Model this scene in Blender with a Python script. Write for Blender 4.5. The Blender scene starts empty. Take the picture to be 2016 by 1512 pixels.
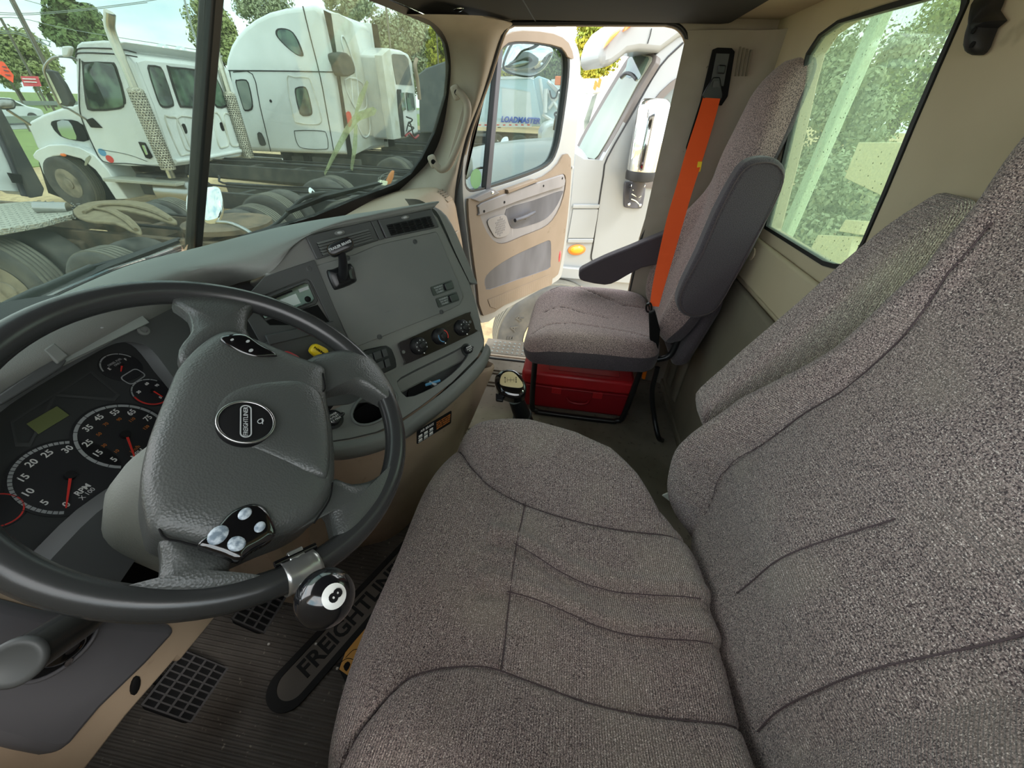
import bpy, bmesh, math, random
from mathutils import Vector, Matrix, Quaternion
from mathutils.geometry import tessellate_polygon
random.seed(7)
V = Vector
scene = bpy.context.scene
COL = scene.collection

# ------------------------------------------------------------------ camera
# world: +X towards the passenger side, +Y towards the front of the truck, +Z up, cab floor z=0
FPX, CX, CY = 765.0, 1008.0, 756.0
_l = V((146, 544, FPX)).normalized()
_d = V((-48, -(FPX*FPX - 48*146)/544.0, FPX)).normalized()
AX, AU = _l, -_d
AY = AU.cross(AX)
if AY.x > 0: AY = -AY
CAM = V((0, 0, 1.15))
cam_d = bpy.data.cameras.new('camera'); cam = bpy.data.objects.new('camera', cam_d); COL.objects.link(cam)
right = V((AX.x, AY.x, AU.x)); upv = V((AX.y, AY.y, AU.y)); fwd = V((AX.z, AY.z, AU.z))
R = Matrix((right, upv, -fwd)).transposed()
cam.matrix_world = Matrix.Translation(CAM) @ R.to_4x4()
cam_d.sensor_width = 36; cam_d.sensor_fit = 'HORIZONTAL'; cam_d.lens = FPX/2016*36
cam_d.clip_start = 0.02; cam_d.clip_end = 500
scene.camera = cam

# ------------------------------------------------------------------ sky, sun, exposure
W = bpy.data.worlds.new('sky'); scene.world = W; W.use_nodes = True
nt = W.node_tree; nt.nodes.clear()
def N(t, **k):
    n = nt.nodes.new(t)
    for a, b in k.items(): setattr(n, a, b)
    return n
wo = N('ShaderNodeOutputWorld'); bg = N('ShaderNodeBackground'); tc = N('ShaderNodeTexCoord')
mp = N('ShaderNodeMapping'); mp.inputs['Scale'].default_value = (1.0, 1.0, 3.2)
ns = N('ShaderNodeTexNoise'); ns.inputs['Scale'].default_value = 2.3; ns.inputs['Detail'].default_value = 6
ns.inputs['Roughness'].default_value = .52
cr = N('ShaderNodeValToRGB')
cr.color_ramp.elements[0].position = .34; cr.color_ramp.elements[0].color = (.50, .70, .80, 1)
cr.color_ramp.elements[1].position = .52; cr.color_ramp.elements[1].color = (.96, .97, .97, 1)
L = nt.links.new
L(tc.outputs['Generated'], mp.inputs['Vector']); L(mp.outputs['Vector'], ns.inputs['Vector'])
L(ns.outputs['Fac'], cr.inputs['Fac']); L(cr.outputs['Color'], bg.inputs['Color']); L(bg.outputs[0], wo.inputs[0])
bg.inputs['Strength'].default_value = 1.25
sun_d = bpy.data.lights.new('sun', 'SUN'); sun_d.energy = .9; sun_d.angle = math.radians(12); sun_d.color = (1, .97, .92)
sun = bpy.data.objects.new('sun', sun_d); COL.objects.link(sun)
sun.rotation_euler = (math.radians(38), math.radians(-14), 0)   # high, a little behind the cab and from the driver's side
vs = scene.view_settings
vs.view_transform = 'Standard'; vs.look = 'None'; vs.gamma = 1; vs.use_curve_mapping = False
vs.exposure = 1.85

# ------------------------------------------------------------------ finding points
def ray(px, py):
    c = V((px-CX, -(py-CY), FPX))
    return V((c.dot(AX), c.dot(AY), c.dot(AU)))
def P(px, py, x=None, y=None, z=None, d=None):
    r = ray(px, py)
    if d is not None: return CAM + r*(d/FPX)
    if x is not None: return CAM + r*((x-CAM.x)/r.x)
    if y is not None: return CAM + r*((y-CAM.y)/r.y)
    return CAM + r*((z-CAM.z)/r.z)
def PL(px, py, p0, n):
    r = ray(px, py); return CAM + r*((V(p0)-CAM).dot(n)/r.dot(n))

# ------------------------------------------------------------------ materials
def sc(c):   # sRGB 0..255 -> linear
    return tuple((v/255/12.92) if v/255 <= .04045 else ((v/255+.055)/1.055)**2.4 for v in c) + (1,)
MATS = {}
def mat(name, col, rough=.5, metal=0, spec=.5, noise=None, bump=None, sheen=0, coat=0, alpha=None, emit=None, trans=0):
    """noise=(scale, amount, second_colour, scale_vec)  bump=(scale, strength, dist, kind)"""
    m = bpy.data.materials.new(name); m.use_nodes = True; t = m.node_tree
    b = t.nodes['Principled BSDF']
    c = sc(col)
    b.inputs['Base Color'].default_value = c
    b.inputs['Roughness'].default_value = rough; b.inputs['Metallic'].default_value = metal
    b.inputs['Specular IOR Level'].default_value = spec
    b.inputs['Sheen Weight'].default_value = sheen
    b.inputs['Coat Weight'].default_value = coat
    if trans: b.inputs['Transmission Weight'].default_value = trans
    if emit: b.inputs['Emission Color'].default_value = c; b.inputs['Emission Strength'].default_value = emit
    tcn = t.nodes.new('ShaderNodeTexCoord')
    def mapping(s):
        mp = t.nodes.new('ShaderNodeMapping'); mp.inputs['Scale'].default_value = s
        t.links.new(tcn.outputs['Object'], mp.inputs['Vector']); return mp.outputs[0]
    if noise:
        for k, (scl, lo, hi, c2, sv) in enumerate(noise if isinstance(noise, list) else [noise]):
            nz = t.nodes.new('ShaderNodeTexNoise'); nz.inputs['Scale'].default_value = scl; nz.inputs['Detail'].default_value = 3
            t.links.new(mapping(sv), nz.inputs['Vector'])
            rp = t.nodes.new('ShaderNodeValToRGB'); rp.color_ramp.elements[0].position = lo; rp.color_ramp.elements[1].position = hi
            t.links.new(nz.outputs['Fac'], rp.inputs['Fac'])
            mx = t.nodes.new('ShaderNodeMix'); mx.data_type = 'RGBA'
            t.links.new(rp.outputs['Color'], mx.inputs[0])
            if k == 0: mx.inputs[6].default_value = c
            else: t.links.new(prev, mx.inputs[6])
            mx.inputs[7].default_value = sc(c2)
            prev = mx.outputs[2]
        t.links.new(prev, b.inputs['Base Color'])
    if bump:
        scl, st, dist, kind = bump[:4]; sv = bump[4] if len(bump) > 4 else (1, 1, 1)
        if kind == 'voronoi':
            tx = t.nodes.new('ShaderNodeTexVoronoi'); tx.inputs['Scale'].default_value = scl; out = tx.outputs['Distance']
        elif kind == 'wave':
            tx = t.nodes.new('ShaderNodeTexWave'); tx.inputs['Scale'].default_value = scl; tx.bands_direction = bump[5]; tx.inputs['Distortion'].default_value = 1.2; tx.inputs['Detail Scale'].default_value = 3; out = tx.outputs['Fac']
        else:
            tx = t.nodes.new('ShaderNodeTexNoise'); tx.inputs['Scale'].default_value = scl; tx.inputs['Detail'].default_value = 2; out = tx.outputs['Fac']
        t.links.new(mapping(sv), tx.inputs['Vector'])
        bp = t.nodes.new('ShaderNodeBump'); bp.inputs['Strength'].default_value = st; bp.inputs['Distance'].default_value = dist
        t.links.new(out, bp.inputs['Height']); t.links.new(bp.outputs[0], b.inputs['Normal'])
    MATS[name] = m; return m

def glass(name, tint, dust=.05, dustcol=(200, 205, 195), dscale=30, lo=.45, hi=.75, refl=1.0, speck=None):
    m = bpy.data.materials.new(name); m.use_nodes = True; t = m.node_tree; t.nodes.clear()
    o = t.nodes.new('ShaderNodeOutputMaterial')
    tr = t.nodes.new('ShaderNodeBsdfTransparent'); tr.inputs[0].default_value = tint+(1,)
    gl = t.nodes.new('ShaderNodeBsdfGlossy'); gl.inputs['Roughness'].default_value = .02
    fr = t.nodes.new('ShaderNodeFresnel'); fr.inputs[0].default_value = 1.35
    mu = t.nodes.new('ShaderNodeMath'); mu.operation = 'MULTIPLY'; mu.inputs[1].default_value = refl
    mx = t.nodes.new('ShaderNodeMixShader'); t.links.new(fr.outputs[0], mu.inputs[0]); t.links.new(mu.outputs[0], mx.inputs[0])
    t.links.new(tr.outputs[0], mx.inputs[1]); t.links.new(gl.outputs[0], mx.inputs[2])
    df = t.nodes.new('ShaderNodeBsdfDiffuse'); df.inputs[0].default_value = sc(dustcol)
    tl = t.nodes.new('ShaderNodeBsdfTranslucent'); tl.inputs[0].default_value = sc(dustcol)
    ad = t.nodes.new('ShaderNodeMixShader'); ad.inputs[0].default_value = .5
    t.links.new(df.outputs[0], ad.inputs[1]); t.links.new(tl.outputs[0], ad.inputs[2])
    tcn = t.nodes.new('ShaderNodeTexCoord'); nz = t.nodes.new('ShaderNodeTexNoise'); nz.inputs['Scale'].default_value = dscale; nz.inputs['Detail'].default_value = 5
    t.links.new(tcn.outputs['Object'], nz.inputs['Vector'])
    rp = t.nodes.new('ShaderNodeMapRange'); rp.inputs[1].default_value = lo; rp.inputs[2].default_value = hi; rp.inputs[3].default_value = dust*.4; rp.inputs[4].default_value = dust
    t.links.new(nz.outputs['Fac'], rp.inputs[0]); fac = rp.outputs[0]
    m2 = t.nodes.new('ShaderNodeMixShader'); t.links.new(fac, m2.inputs[0]); t.links.new(mx.outputs[0], m2.inputs[1]); t.links.new(ad.outputs[0], m2.inputs[2])
    last = m2
    if speck:
        vo = t.nodes.new('ShaderNodeTexVoronoi'); vo.inputs['Scale'].default_value = speck[0]; t.links.new(tcn.outputs['Object'], vo.inputs['Vector'])
        lt = t.nodes.new('ShaderNodeMath'); lt.operation = 'LESS_THAN'; lt.inputs[1].default_value = speck[1]; t.links.new(vo.outputs['Distance'], lt.inputs[0])
        ds = t.nodes.new('ShaderNodeBsdfDiffuse'); ds.inputs[0].default_value = sc((70, 75, 60))
        m3 = t.nodes.new('ShaderNodeMixShader'); t.links.new(lt.outputs[0], m3.inputs[0]); t.links.new(last.outputs[0], m3.inputs[1]); t.links.new(ds.outputs[0], m3.inputs[2]); last = m3
    t.links.new(last.outputs[0], o.inputs[0]); MATS[name] = m; return m

# ------------------------------------------------------------------ objects
ROOT = {}
def origin_of(parent):
    p = parent
    while p.parent: p = p.parent
    return p.location
def mobj(name, verts, faces, m, parent=None, smooth=False, bevel=0, seg=2, sub=0, solid=0, loc=None, ang=35, kind=None, recalc=True):
    org = V(loc) if loc is not None else (origin_of(parent) if parent else V((0, 0, 0)))
    me = bpy.data.meshes.new(name)
    me.from_pydata([tuple(V(v)-org) for v in verts], [], faces)
    if recalc:
        bm = bmesh.new(); bm.from_mesh(me); bmesh.ops.remove_doubles(bm, verts=bm.verts, dist=1e-6)
        bmesh.ops.recalc_face_normals(bm, faces=bm.faces); bm.to_mesh(me); bm.free()
    o = bpy.data.objects.new(name, me); COL.objects.link(o)
    if parent: o.parent = parent
    else: o.location = org
    ms = m if isinstance(m, (list, tuple)) else [m]
    for q in ms: me.materials.append(MATS[q] if isinstance(q, str) else q)
    if solid:
        md = o.modifiers.new('s', 'SOLIDIFY'); md.thickness = solid; md.offset = -1
    if bevel:
        md = o.modifiers.new('b', 'BEVEL'); md.width = bevel; md.segments = seg; md.limit_method = 'ANGLE'; md.angle_limit = math.radians(ang)
    if sub:
        md = o.modifiers.new('u', 'SUBSURF'); md.levels = sub; md.render_levels = sub
    if smooth or bevel or sub:
        for f in me.polygons: f.use_smooth = True
        try: me.set_sharp_from_angle(angle=math.radians(50 if not sub else 180))
        except Exception: pass
    if kind: o['kind'] = kind
    return o
def thing(name, label, cat, loc=(0, 0, 0), group=None):
    o = bpy.data.objects.new(name, None); COL.objects.link(o); o.location = loc; o.empty_display_size = .1
    o['label'] = label; o['category'] = cat
    if group: o['group'] = group
    return o
def tag(o, label, cat, group=None):
    o['label'] = label; o['category'] = cat
    if group: o['group'] = group
    return o
def st(o): o['kind'] = 'structure'; return o

def box_vf(c, ex, ey, ez):
    c, ex, ey, ez = V(c), V(ex), V(ey), V(ez)
    vs = [c+a*ex+b*ey+d*ez for a in (-1, 1) for b in (-1, 1) for d in (-1, 1)]
    return vs, [(0, 1, 3, 2), (4, 6, 7, 5), (0, 4, 5, 1), (2, 3, 7, 6), (0, 2, 6, 4), (1, 5, 7, 3)]
def join_vf(parts):
    vs, fs = [], []
    for v, f in parts:
        k = len(vs); vs += list(v); fs += [tuple(i+k for i in q) for q in f]
    return vs, fs
def bb(x0, x1, y0, y1, z0, z1):
    return box_vf(((x0+x1)/2, (y0+y1)/2, (z0+z1)/2), ((x1-x0)/2, 0, 0), (0, (y1-y0)/2, 0), (0, 0, (z1-z0)/2))
def box(name, x0, x1, y0, y1, z0, z1, m, parent=None, **k):
    v, f = bb(x0, x1, y0, y1, z0, z1); return mobj(name, v, f, m, parent, **k)
def prism_vf(poly, ext):
    ext = V(ext); n = len(poly); poly = [V(p) for p in poly]
    vs = poly + [p+ext for p in poly]
    fs = [tuple(range(n)), tuple(range(2*n-1, n-1, -1))] + [(i, (i+1) % n, n+(i+1) % n, n+i) for i in range(n)]
    return vs, fs
def prism(name, poly, ext, m, parent=None, **k):
    v, f = prism_vf(poly, ext); return mobj(name, v, f, m, parent, **k)
def plate_vf(outer, holes, ext):
    """flat plate with holes, thick by ext"""
    ext = V(ext); loops = [[V(p) for p in outer]] + [[V(p) for p in h] for h in holes]
    tris = tessellate_polygon(loops); flat = [p for l in loops for p in l]; n = len(flat)
    vs = flat + [p+ext for p in flat]
    fs = [tuple(t) for t in tris] + [tuple(i+n for i in reversed(t)) for t in tris]
    k = 0
    for l in loops:
        m = len(l)
        for i in range(m): fs.append((k+i, k+(i+1) % m, n+k+(i+1) % m, n+k+i))
        k += m
    return vs, fs
def plate(name, outer, holes, ext, m, parent=None, **k):
    v, f = plate_vf(outer, holes, ext); return mobj(name, v, f, m, parent, **k)
def crom(pts, n=6, closed=False):
    pts = [V(p) for p in pts]; L_ = len(pts); out = []
    rng = range(L_ if closed else L_-1)
    for i in rng:
        if closed: a, b, c, d = pts[(i-1) % L_], pts[i], pts[(i+1) % L_], pts[(i+2) % L_]
        else:
            b, c = pts[i], pts[i+1]; a = pts[i-1] if i else b*2-c; d = pts[i+2] if i+2 < L_ else c*2-b
        for k in range(n):
            t = k/n
            out.append(.5*((2*b)+(c-a)*t+(2*a-5*b+4*c-d)*t*t+(-a+3*b-3*c+d)*t**3))
    if not closed: out.append(pts[-1])
    return out
def tube_vf(pts, r, seg=10, closed=False, caps=True):
    pts = [V(p) for p in pts]; n = len(pts); vs, fs = [], []
    rs = r if isinstance(r, (list, tuple)) else [r]*n
    prev = None
    for i in range(n):
        a = pts[(i-1) % n] if (closed or i) else pts[i]; b = pts[(i+1) % n] if (closed or i < n-1) else pts[i]
        t = (b-a).normalized()
        if prev is None:
            u = t.orthogonal().normalized()
        else:
            u = (prev - t*prev.dot(t)).normalized()
        prev = u; w = t.cross(u)
        for k in range(seg):
            an = 2*math.pi*k/seg; vs.append(pts[i]+(u*math.cos(an)+w*math.sin(an))*rs[i])
    m = n if closed else n-1
    for i in range(m):
        for k in range(seg):
            a = i*seg+k; b = i*seg+(k+1) % seg; c = ((i+1) % n)*seg+(k+1) % seg; d = ((i+1) % n)*seg+k
            fs.append((a, b, c, d))
    if not closed and caps:
        fs.append(tuple(range(seg))); fs.append(tuple(range((n-1)*seg, n*seg)))
    return vs, fs
def tube(name, pts, r, m, parent=None, seg=10, closed=False, **k):
    v, f = tube_vf(pts, r, seg, closed); k.setdefault('smooth', True); return mobj(name, v, f, m, parent, **k)
def frame_of(n):
    n = V(n).normalized(); u = n.orthogonal().normalized(); return u, n.cross(u), n
def lathe_vf(c, axis, prof, seg=24, u=None):
    """prof: list of (radius, height along axis)"""
    c = V(c); n = V(axis).normalized(); u = (V(u)-n*V(u).dot(n)).normalized() if u is not None else n.orthogonal().normalized(); w = n.cross(u)
    vs, fs = [], []
    for r, h in prof:
        for k in range(seg):
            a = 2*math.pi*k/seg; vs.append(c+n*h+(u*math.cos(a)+w*math.sin(a))*max(r, 1e-5))
    for i in range(len(prof)-1):
        for k in range(seg):
            fs.append((i*seg+k, i*seg+(k+1) % seg, (i+1)*seg+(k+1) % seg, (i+1)*seg+k))
    if prof[0][0] > 1e-4: fs.append(tuple(range(seg)))
    if prof[-1][0] > 1e-4: fs.append(tuple(range((len(prof)-1)*seg, len(prof)*seg)))
    return vs, fs
def lathe(name, c, axis, prof, m, parent=None, seg=24, **k):
    v, f = lathe_vf(c, axis, prof, seg); k.setdefault('smooth', True); return mobj(name, v, f, m, parent, **k)
def grid_vf(rows):
    nr, ncol = len(rows), len(rows[0]); vs = [V(p) for r in rows for p in r]
    fs = [(i*ncol+j, i*ncol+j+1, (i+1)*ncol+j+1, (i+1)*ncol+j) for i in range(nr-1) for j in range(ncol-1)]
    return vs, fs
def loft(name, rows, m, parent=None, n=5, across=5, **k):
    """rows of control points -> smooth surface"""
    rr = [crom(r, n) for r in rows]
    cols = [crom([r[j] for r in rr], across) for j in range(len(rr[0]))]
    g = [[c[i] for c in cols] for i in range(len(cols[0]))]
    v, f = grid_vf(g); k.setdefault('smooth', True); return mobj(name, v, f, m, parent, **k)
def dome(name, poly, n, h, thick, m, parent=None, smooth_n=4, rings=8, p=2, **k):
    """domed pad over a smooth outline; rises h above the outline plane along n"""
    poly = crom(poly, smooth_n, True) if smooth_n > 1 else [V(q) for q in poly]
    n = V(n).normalized(); c = sum(poly, V())/len(poly); vs, fs = [], []; L_ = len(poly)
    rings_ = [(1, -thick)] + [(1, -.15*thick)] + [(math.cos(a*math.pi/2/rings)**(2/p), h*math.sin(a*math.pi/2/rings)**(2/p)) for a in range(0, rings)]
    for s, hh in rings_:
        for q in poly: vs.append(c+(q-c)*s+n*hh)
    for i in range(len(rings_)-1):
        for j in range(L_): fs.append((i*L_+j, i*L_+(j+1) % L_, (i+1)*L_+(j+1) % L_, (i+1)*L_+j))
    vs.append(c+n*h); t = len(vs)-1; b = (len(rings_)-1)*L_
    for j in range(L_): fs.append((b+j, b+(j+1) % L_, t))
    fs.append(tuple(range(L_)))
    k.setdefault('smooth', True); return mobj(name, vs, fs, m, parent, **k)
def rrect(c, ex, ey, r, seg=4):
    """rounded rectangle, ex/ey half-extent vectors"""
    c, ex, ey = V(c), V(ex), V(ey); lx, ly = ex.length, ey.length; ux, uy = ex/lx, ey/ly; r = min(r, lx*.99, ly*.99); out = []
    for sx, sy, a0 in ((1, 1, 0), (-1, 1, 90), (-1, -1, 180), (1, -1, 270)):
        cc = c+ux*sx*(lx-r)+uy*sy*(ly-r)
        for k in range(seg+1):
            a = math.radians(a0+90*k/seg); out.append(cc+ux*math.cos(a)*r+uy*math.sin(a)*r)
    return out
def ell(c, ex, ey, seg=24, a0=0, a1=360):
    c, ex, ey = V(c), V(ex), V(ey); full = a1-a0 >= 360
    return [c+ex*math.cos(math.radians(a0+(a1-a0)*k/seg))+ey*math.sin(math.radians(a0+(a1-a0)*k/seg)) for k in range(seg if full else seg+1)]
FONT = None
def text_vf(s, o, ex, ey, size, depth=.0008, align='CENTER', bold=0, shear=0, sx=1):
    cu = bpy.data.curves.new('t', 'FONT'); cu.body = s; cu.size = size; cu.extrude = depth; cu.align_x = align; cu.align_y = 'CENTER'; cu.offset = bold; cu.shear = shear; cu.resolution_u = 3
    ob = bpy.data.objects.new('t', cu); COL.objects.link(ob)
    bpy.context.view_layer.update()
    me = bpy.data.meshes.new_from_object(ob.evaluated_get(bpy.context.evaluated_depsgraph_get()))
    o, ex, ey = V(o), V(ex).normalized(), V(ey).normalized(); ez = ex.cross(ey)
    vs = [o+ex*v.co.x*sx+ey*v.co.y+ez*v.co.z for v in me.vertices]; fs = [tuple(p.vertices) for p in me.polygons]
    bpy.data.objects.remove(ob); bpy.data.curves.remove(cu); bpy.data.meshes.remove(me)
    return vs, fs
def letter(name, s, o, ex, ey, size, m, parent, **k):
    v, f = text_vf(s, o, ex, ey, size, **k); return mobj(name, v, f, m, parent, recalc=False)
def bowed(poly, fn):
    return [fn(p) for p in poly]

def pad(name, O, ex, ey, ez, hx, hy, H, R_, m, parent, hfun=None, seams=(), xs=None, nx=90, k=5, inset=None, bulge=.01, lean=None, side=None):
    """stuffed cushion. hx, hy half sizes; hfun(a,b)->extra height; xs(b)->(amin,amax); seams: polylines in (a,b)"""
    O, ex, ey, ez = V(O), V(ex).normalized(), V(ey).normalized(), V(ez).normalized()
    r0 = .80; vs = []; fs = []
    def seamh(a, b):
        t = 0
        for pl, dd, ww in seams:
            best = 9
            for i in range(len(pl)-1):
                ax, ay = pl[i]; bx, by = pl[i+1]; dx, dy = bx-ax, by-ay; q = ((a-ax)*dx+(b-ay)*dy)/(dx*dx+dy*dy+1e-12); q = max(0, min(1, q))
                e = math.hypot(a-ax-q*dx, b-ay-q*dy)
                if e < best: best = e
            if best < ww*4: t -= dd*math.exp(-(best/ww)**2)
        return t
    for j in range(nx+1):
        for i in range(nx+1):
            u = -1+2*i/nx; v = -1+2*j/nx; r = max(abs(u), abs(v))
            if r > 1e-6:
                un, vn = u/r, v/r; q = (abs(un)**k+abs(vn)**k)**(1/k); un /= q; vn /= q
            else: un = vn = 0
            rr = min(r/r0, 1.0)
            b = hy*vn*rr
            if xs:
                lo, hi = xs(b); a = (lo+hi)/2+(hi-lo)/2*un*rr
            else: a = hx*un*rr
            h = hfun(a, b) if hfun else 0
            edge = (1-rr)*min(hx, hy)
            if r <= r0:
                drop = 0
                if edge < R_: drop = R_*(1-math.sqrt(max(0, 1-(1-edge/R_)**2)))
                c = h-drop+seamh(a, b)
            else:
                s = (r-r0)/(1-r0)
                c = (h-R_)*(1-s)+(-H)*s
                f = 1+bulge/hx*math.sin(math.pi*min(1, s*1.0))
                if inset: f *= 1-inset*s*s
                a *= f; b *= f
            vs.append(O+ex*a+ey*b+ez*c)
    n1 = nx+1
    for j in range(nx):
        for i in range(nx): fs.append((j*n1+i, j*n1+i+1, (j+1)*n1+i+1, (j+1)*n1+i))
    ring = [i for i in range(n1)] + [j*n1+nx for j in range(1, n1)] + [nx*n1+i for i in range(nx-1, -1, -1)] + [j*n1 for j in range(nx-1, 0, -1)]
    fs.append(tuple(ring))
    o = mobj(name, vs, fs, [m, side] if side else m, parent, smooth=True)
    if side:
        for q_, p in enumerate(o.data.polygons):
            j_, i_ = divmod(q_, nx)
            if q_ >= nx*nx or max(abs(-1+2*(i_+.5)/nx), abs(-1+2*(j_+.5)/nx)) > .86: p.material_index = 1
    return o
def seam_cords(name, O, ex, ey, ez, hx, hy, R_, parent, hfun, seams, xs, k, r=.0010, m='seam'):
    O, ex, ey, ez = V(O), V(ex).normalized(), V(ey).normalized(), V(ez).normalized()
    for pl, dd, ww in seams:
        pts = []
        for q in crom([V((a, b, 0)) for a, b in pl], 5):
            a, b = q.x, q.y; lo, hi = xs(b) if xs else (-hx, hx)
            u, v = (a-(lo+hi)/2)/((hi-lo)/2), b/hy; rr = (abs(u)**k+abs(v)**k)**(1/k)
            if rr > .97: continue
            edge = (1-rr)*min(hx, hy); drop = R_*(1-math.sqrt(max(0, 1-(1-edge/R_)**2))) if edge < R_ else 0
            pts.append(O+ex*a+ey*b+ez*(hfun(a, b)-drop-dd*.72+.0012))
        if len(pts) > 2: tube(name, pts, r, m, parent, seg=5)
def to_local(pts, O, ex, ey):
    return [((p-V(O)).dot(V(ex).normalized()), (p-V(O)).dot(V(ey).normalized())) for p in pts]
def copy_tree(o, parent=None):
    c = o.copy(); COL.objects.link(c)
    if parent: c.parent = parent
    for ch in [q for q in o.children]: copy_tree(ch, c)
    return c
# ------------------------------------------------------------------ palette
for nm_, dr_ in (('fabric', 'Y'), ('fabric_back', 'Z')): mat(nm_, (166, 149, 143), .95, spec=.15, sheen=.2,
    noise=[(520, .42, .60, (64, 54, 57), (1.0, 1.6, 1.0)), (7, .50, .85, (150, 140, 128), (1, 1, 1)), (700, .57, .66, (240, 228, 218), (1, 1, 1))],
    bump=(88, .9, .0016, 'wave', (1, 1, 1), dr_))
mat('fabric_passenger', (176, 152, 148), .95, spec=.15, sheen=.25,
    noise=[(420, .42, .60, (84, 72, 76), (1, 1, 1)), (800, .60, .72, (190, 176, 172), (1, 1, 1))], bump=(420, .4, .001, 'noise'))
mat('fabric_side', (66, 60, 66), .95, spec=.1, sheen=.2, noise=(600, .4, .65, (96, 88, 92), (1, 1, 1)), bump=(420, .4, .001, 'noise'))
mat('seam', (84, 72, 74), .95)
mat('leather', (72, 74, 72), .33, spec=.5, bump=(420, .35, .0010, 'voronoi'), noise=(3, .4, .7, (70, 73, 71), (1, 1, 1)))
mat('rim_leather', (50, 51, 51), .27, spec=.55, bump=(900, .08, .0005, 'noise'))
mat('dash', (116, 118, 114), .55, spec=.4, bump=(900, .25, .0006, 'voronoi'), noise=(5, .4, .7, (124, 126, 121), (1, 1, 1)))
mat('dash_panel', (108, 111, 108), .62, spec=.35, noise=[(5, .45, .75, (120, 122, 117), (1, 1, 1)), (9, .66, .76, (96, 97, 94), (1, 1, 5))])
mat('dash_dark', (72, 74, 74), .5, spec=.4)
mat('black_plastic', (26, 27, 29), .35, spec=.5)
mat('matte_black', (16, 16, 17), .75, spec=.2)
mat('gloss_black', (14, 14, 16), .08, spec=.7, coat=.6)
mat('column', (112, 115, 108), .6, bump=(420, .3, .001, 'voronoi'))
mat('lower_grey', (96, 96, 100), .5, noise=(6, .4, .7, (84, 84, 88), (1, 1, 1)))
mat('tan', (176, 156, 134), .6, spec=.3, noise=[(6, .45, .75, (160, 141, 120), (1, 1, 1)), (30, .68, .8, (148, 128, 108), (1, 1, 1))], bump=(800, .1, .0005, 'noise'))
mat('tan_door', (166, 149, 130), .6, spec=.3, noise=[(5, .45, .75, (160, 138, 114), (1, 1, 1)), (22, .68, .80, (140, 118, 96), (1, 1, 1))])
mat('tan_darkened', (126, 112, 97), .6, spec=.3, noise=[(5, .45, .75, (118, 104, 88), (1, 1, 1)), (22, .68, .80, (104, 90, 74), (1, 1, 1))])  # door tan darkened to offset the strong light on the open door
mat('pillar', (158, 149, 136), .65, spec=.3, noise=[(5, .4, .75, (140, 131, 118), (1, 1, 1)), (60, .72, .78, (112, 104, 92), (1, 1, 1))])
mat('rearwall', (192, 178, 152), .8, spec=.2, noise=[(3, .4, .8, (176, 162, 136), (1, 1, 1)), (14, .66, .80, (150, 137, 114), (1, 1, 1))])
mat('rearwall_low', (124, 117, 103), .8, spec=.2, noise=[(4, .4, .8, (104, 98, 86), (1, 1, 1))])
mat('ceiling', (54, 53, 52), .8, spec=.2, bump=(600, .1, .0005, 'noise'))
mat('rubber', (22, 22, 23), .55)
mat('gasket', (26, 27, 27), .5)
mat('mat_floor', (92, 86, 80), .85, spec=.25, noise=[(7, .4, .7, (72, 67, 62), (1, 1, 1)), (90, .66, .74, (134, 126, 114), (1, 1, 1))])
mat('floor_vinyl', (132, 124, 112), .8, spec=.25, noise=[(5, .4, .7, (106, 98, 86), (1, 1, 1)), (40, .62, .74, (88, 80, 70), (1, 1, 1))])
mat('mat_mark', (22, 21, 20), .9)
mat('mat_mark_in', (92, 85, 78), .9)
mat('speck', (200, 196, 188), .8)
mat('chrome', (235, 238, 240), .06, metal=1)
mat('metal', (178, 178, 176), .28, metal=1)
mat('clampmetal', (196, 198, 196), .3, metal=.85)
mat('door_grey', (128, 125, 125), .55, spec=.3, noise=[(6, .45, .75, (116, 113, 113), (1, 1, 1)), (40, .66, .78, (150, 148, 147), (1, 1, .15))])
mat('speaker', (132, 128, 126), .6)
mat('pocket', (60, 60, 66), .6, noise=(5, .4, .7, (92, 92, 98), (1, 1, .4)))
mat('orange_belt', (240, 92, 38), .7, spec=.3, bump=(260, .3, .0008, 'wave', (1, 1, 1), 'Z'))
mat('orange', (240, 120, 20), .3, coat=.4)
mat('amber', (250, 150, 20), .15, coat=.6)
mat('red', (190, 36, 42), .4, spec=.5, noise=(6, .4, .7, (168, 34, 38), (1, 1, 1)))
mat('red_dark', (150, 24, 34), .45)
mat('red_lens', (225, 60, 70), .2, coat=.6)
mat('red_knob', (210, 70, 75), .35)
mat('yellow', (238, 202, 30), .4)
mat('yellow_card', (206, 150, 70), .7)
mat('white_print', (232, 232, 228), .6)
mat('grey_print', (168, 172, 172), .6)
mat('orange_print', (196, 118, 50), .6)
mat('red_print', (214, 60, 52), .5)
mat('needle', (226, 58, 50), .45)
mat('gauge_face', (40, 41, 43), .5)
mat('lcd', (112, 120, 78), .3)
mat('cluster', (62, 64, 64), .4, spec=.5)
mat('blue_print', (64, 96, 190), .5)
mat('lblue', (90, 150, 190), .5)
mat('cream', (214, 196, 150), .5)
mat('ball', (20, 21, 24), .12, spec=.7, coat=.5)
mat('ball_white', (238, 238, 232), .25)
mat('worn', (120, 134, 146), .25, noise=(160, .4, .6, (190, 200, 208), (1, 1, 1)))
mat('green_sticker', (104, 158, 104), .5)
mat('latch_white', (214, 214, 204), .5)
mat('trim_white', (230, 230, 228), .4)
mat('radio_lcd', (196, 206, 204), .25)
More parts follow.
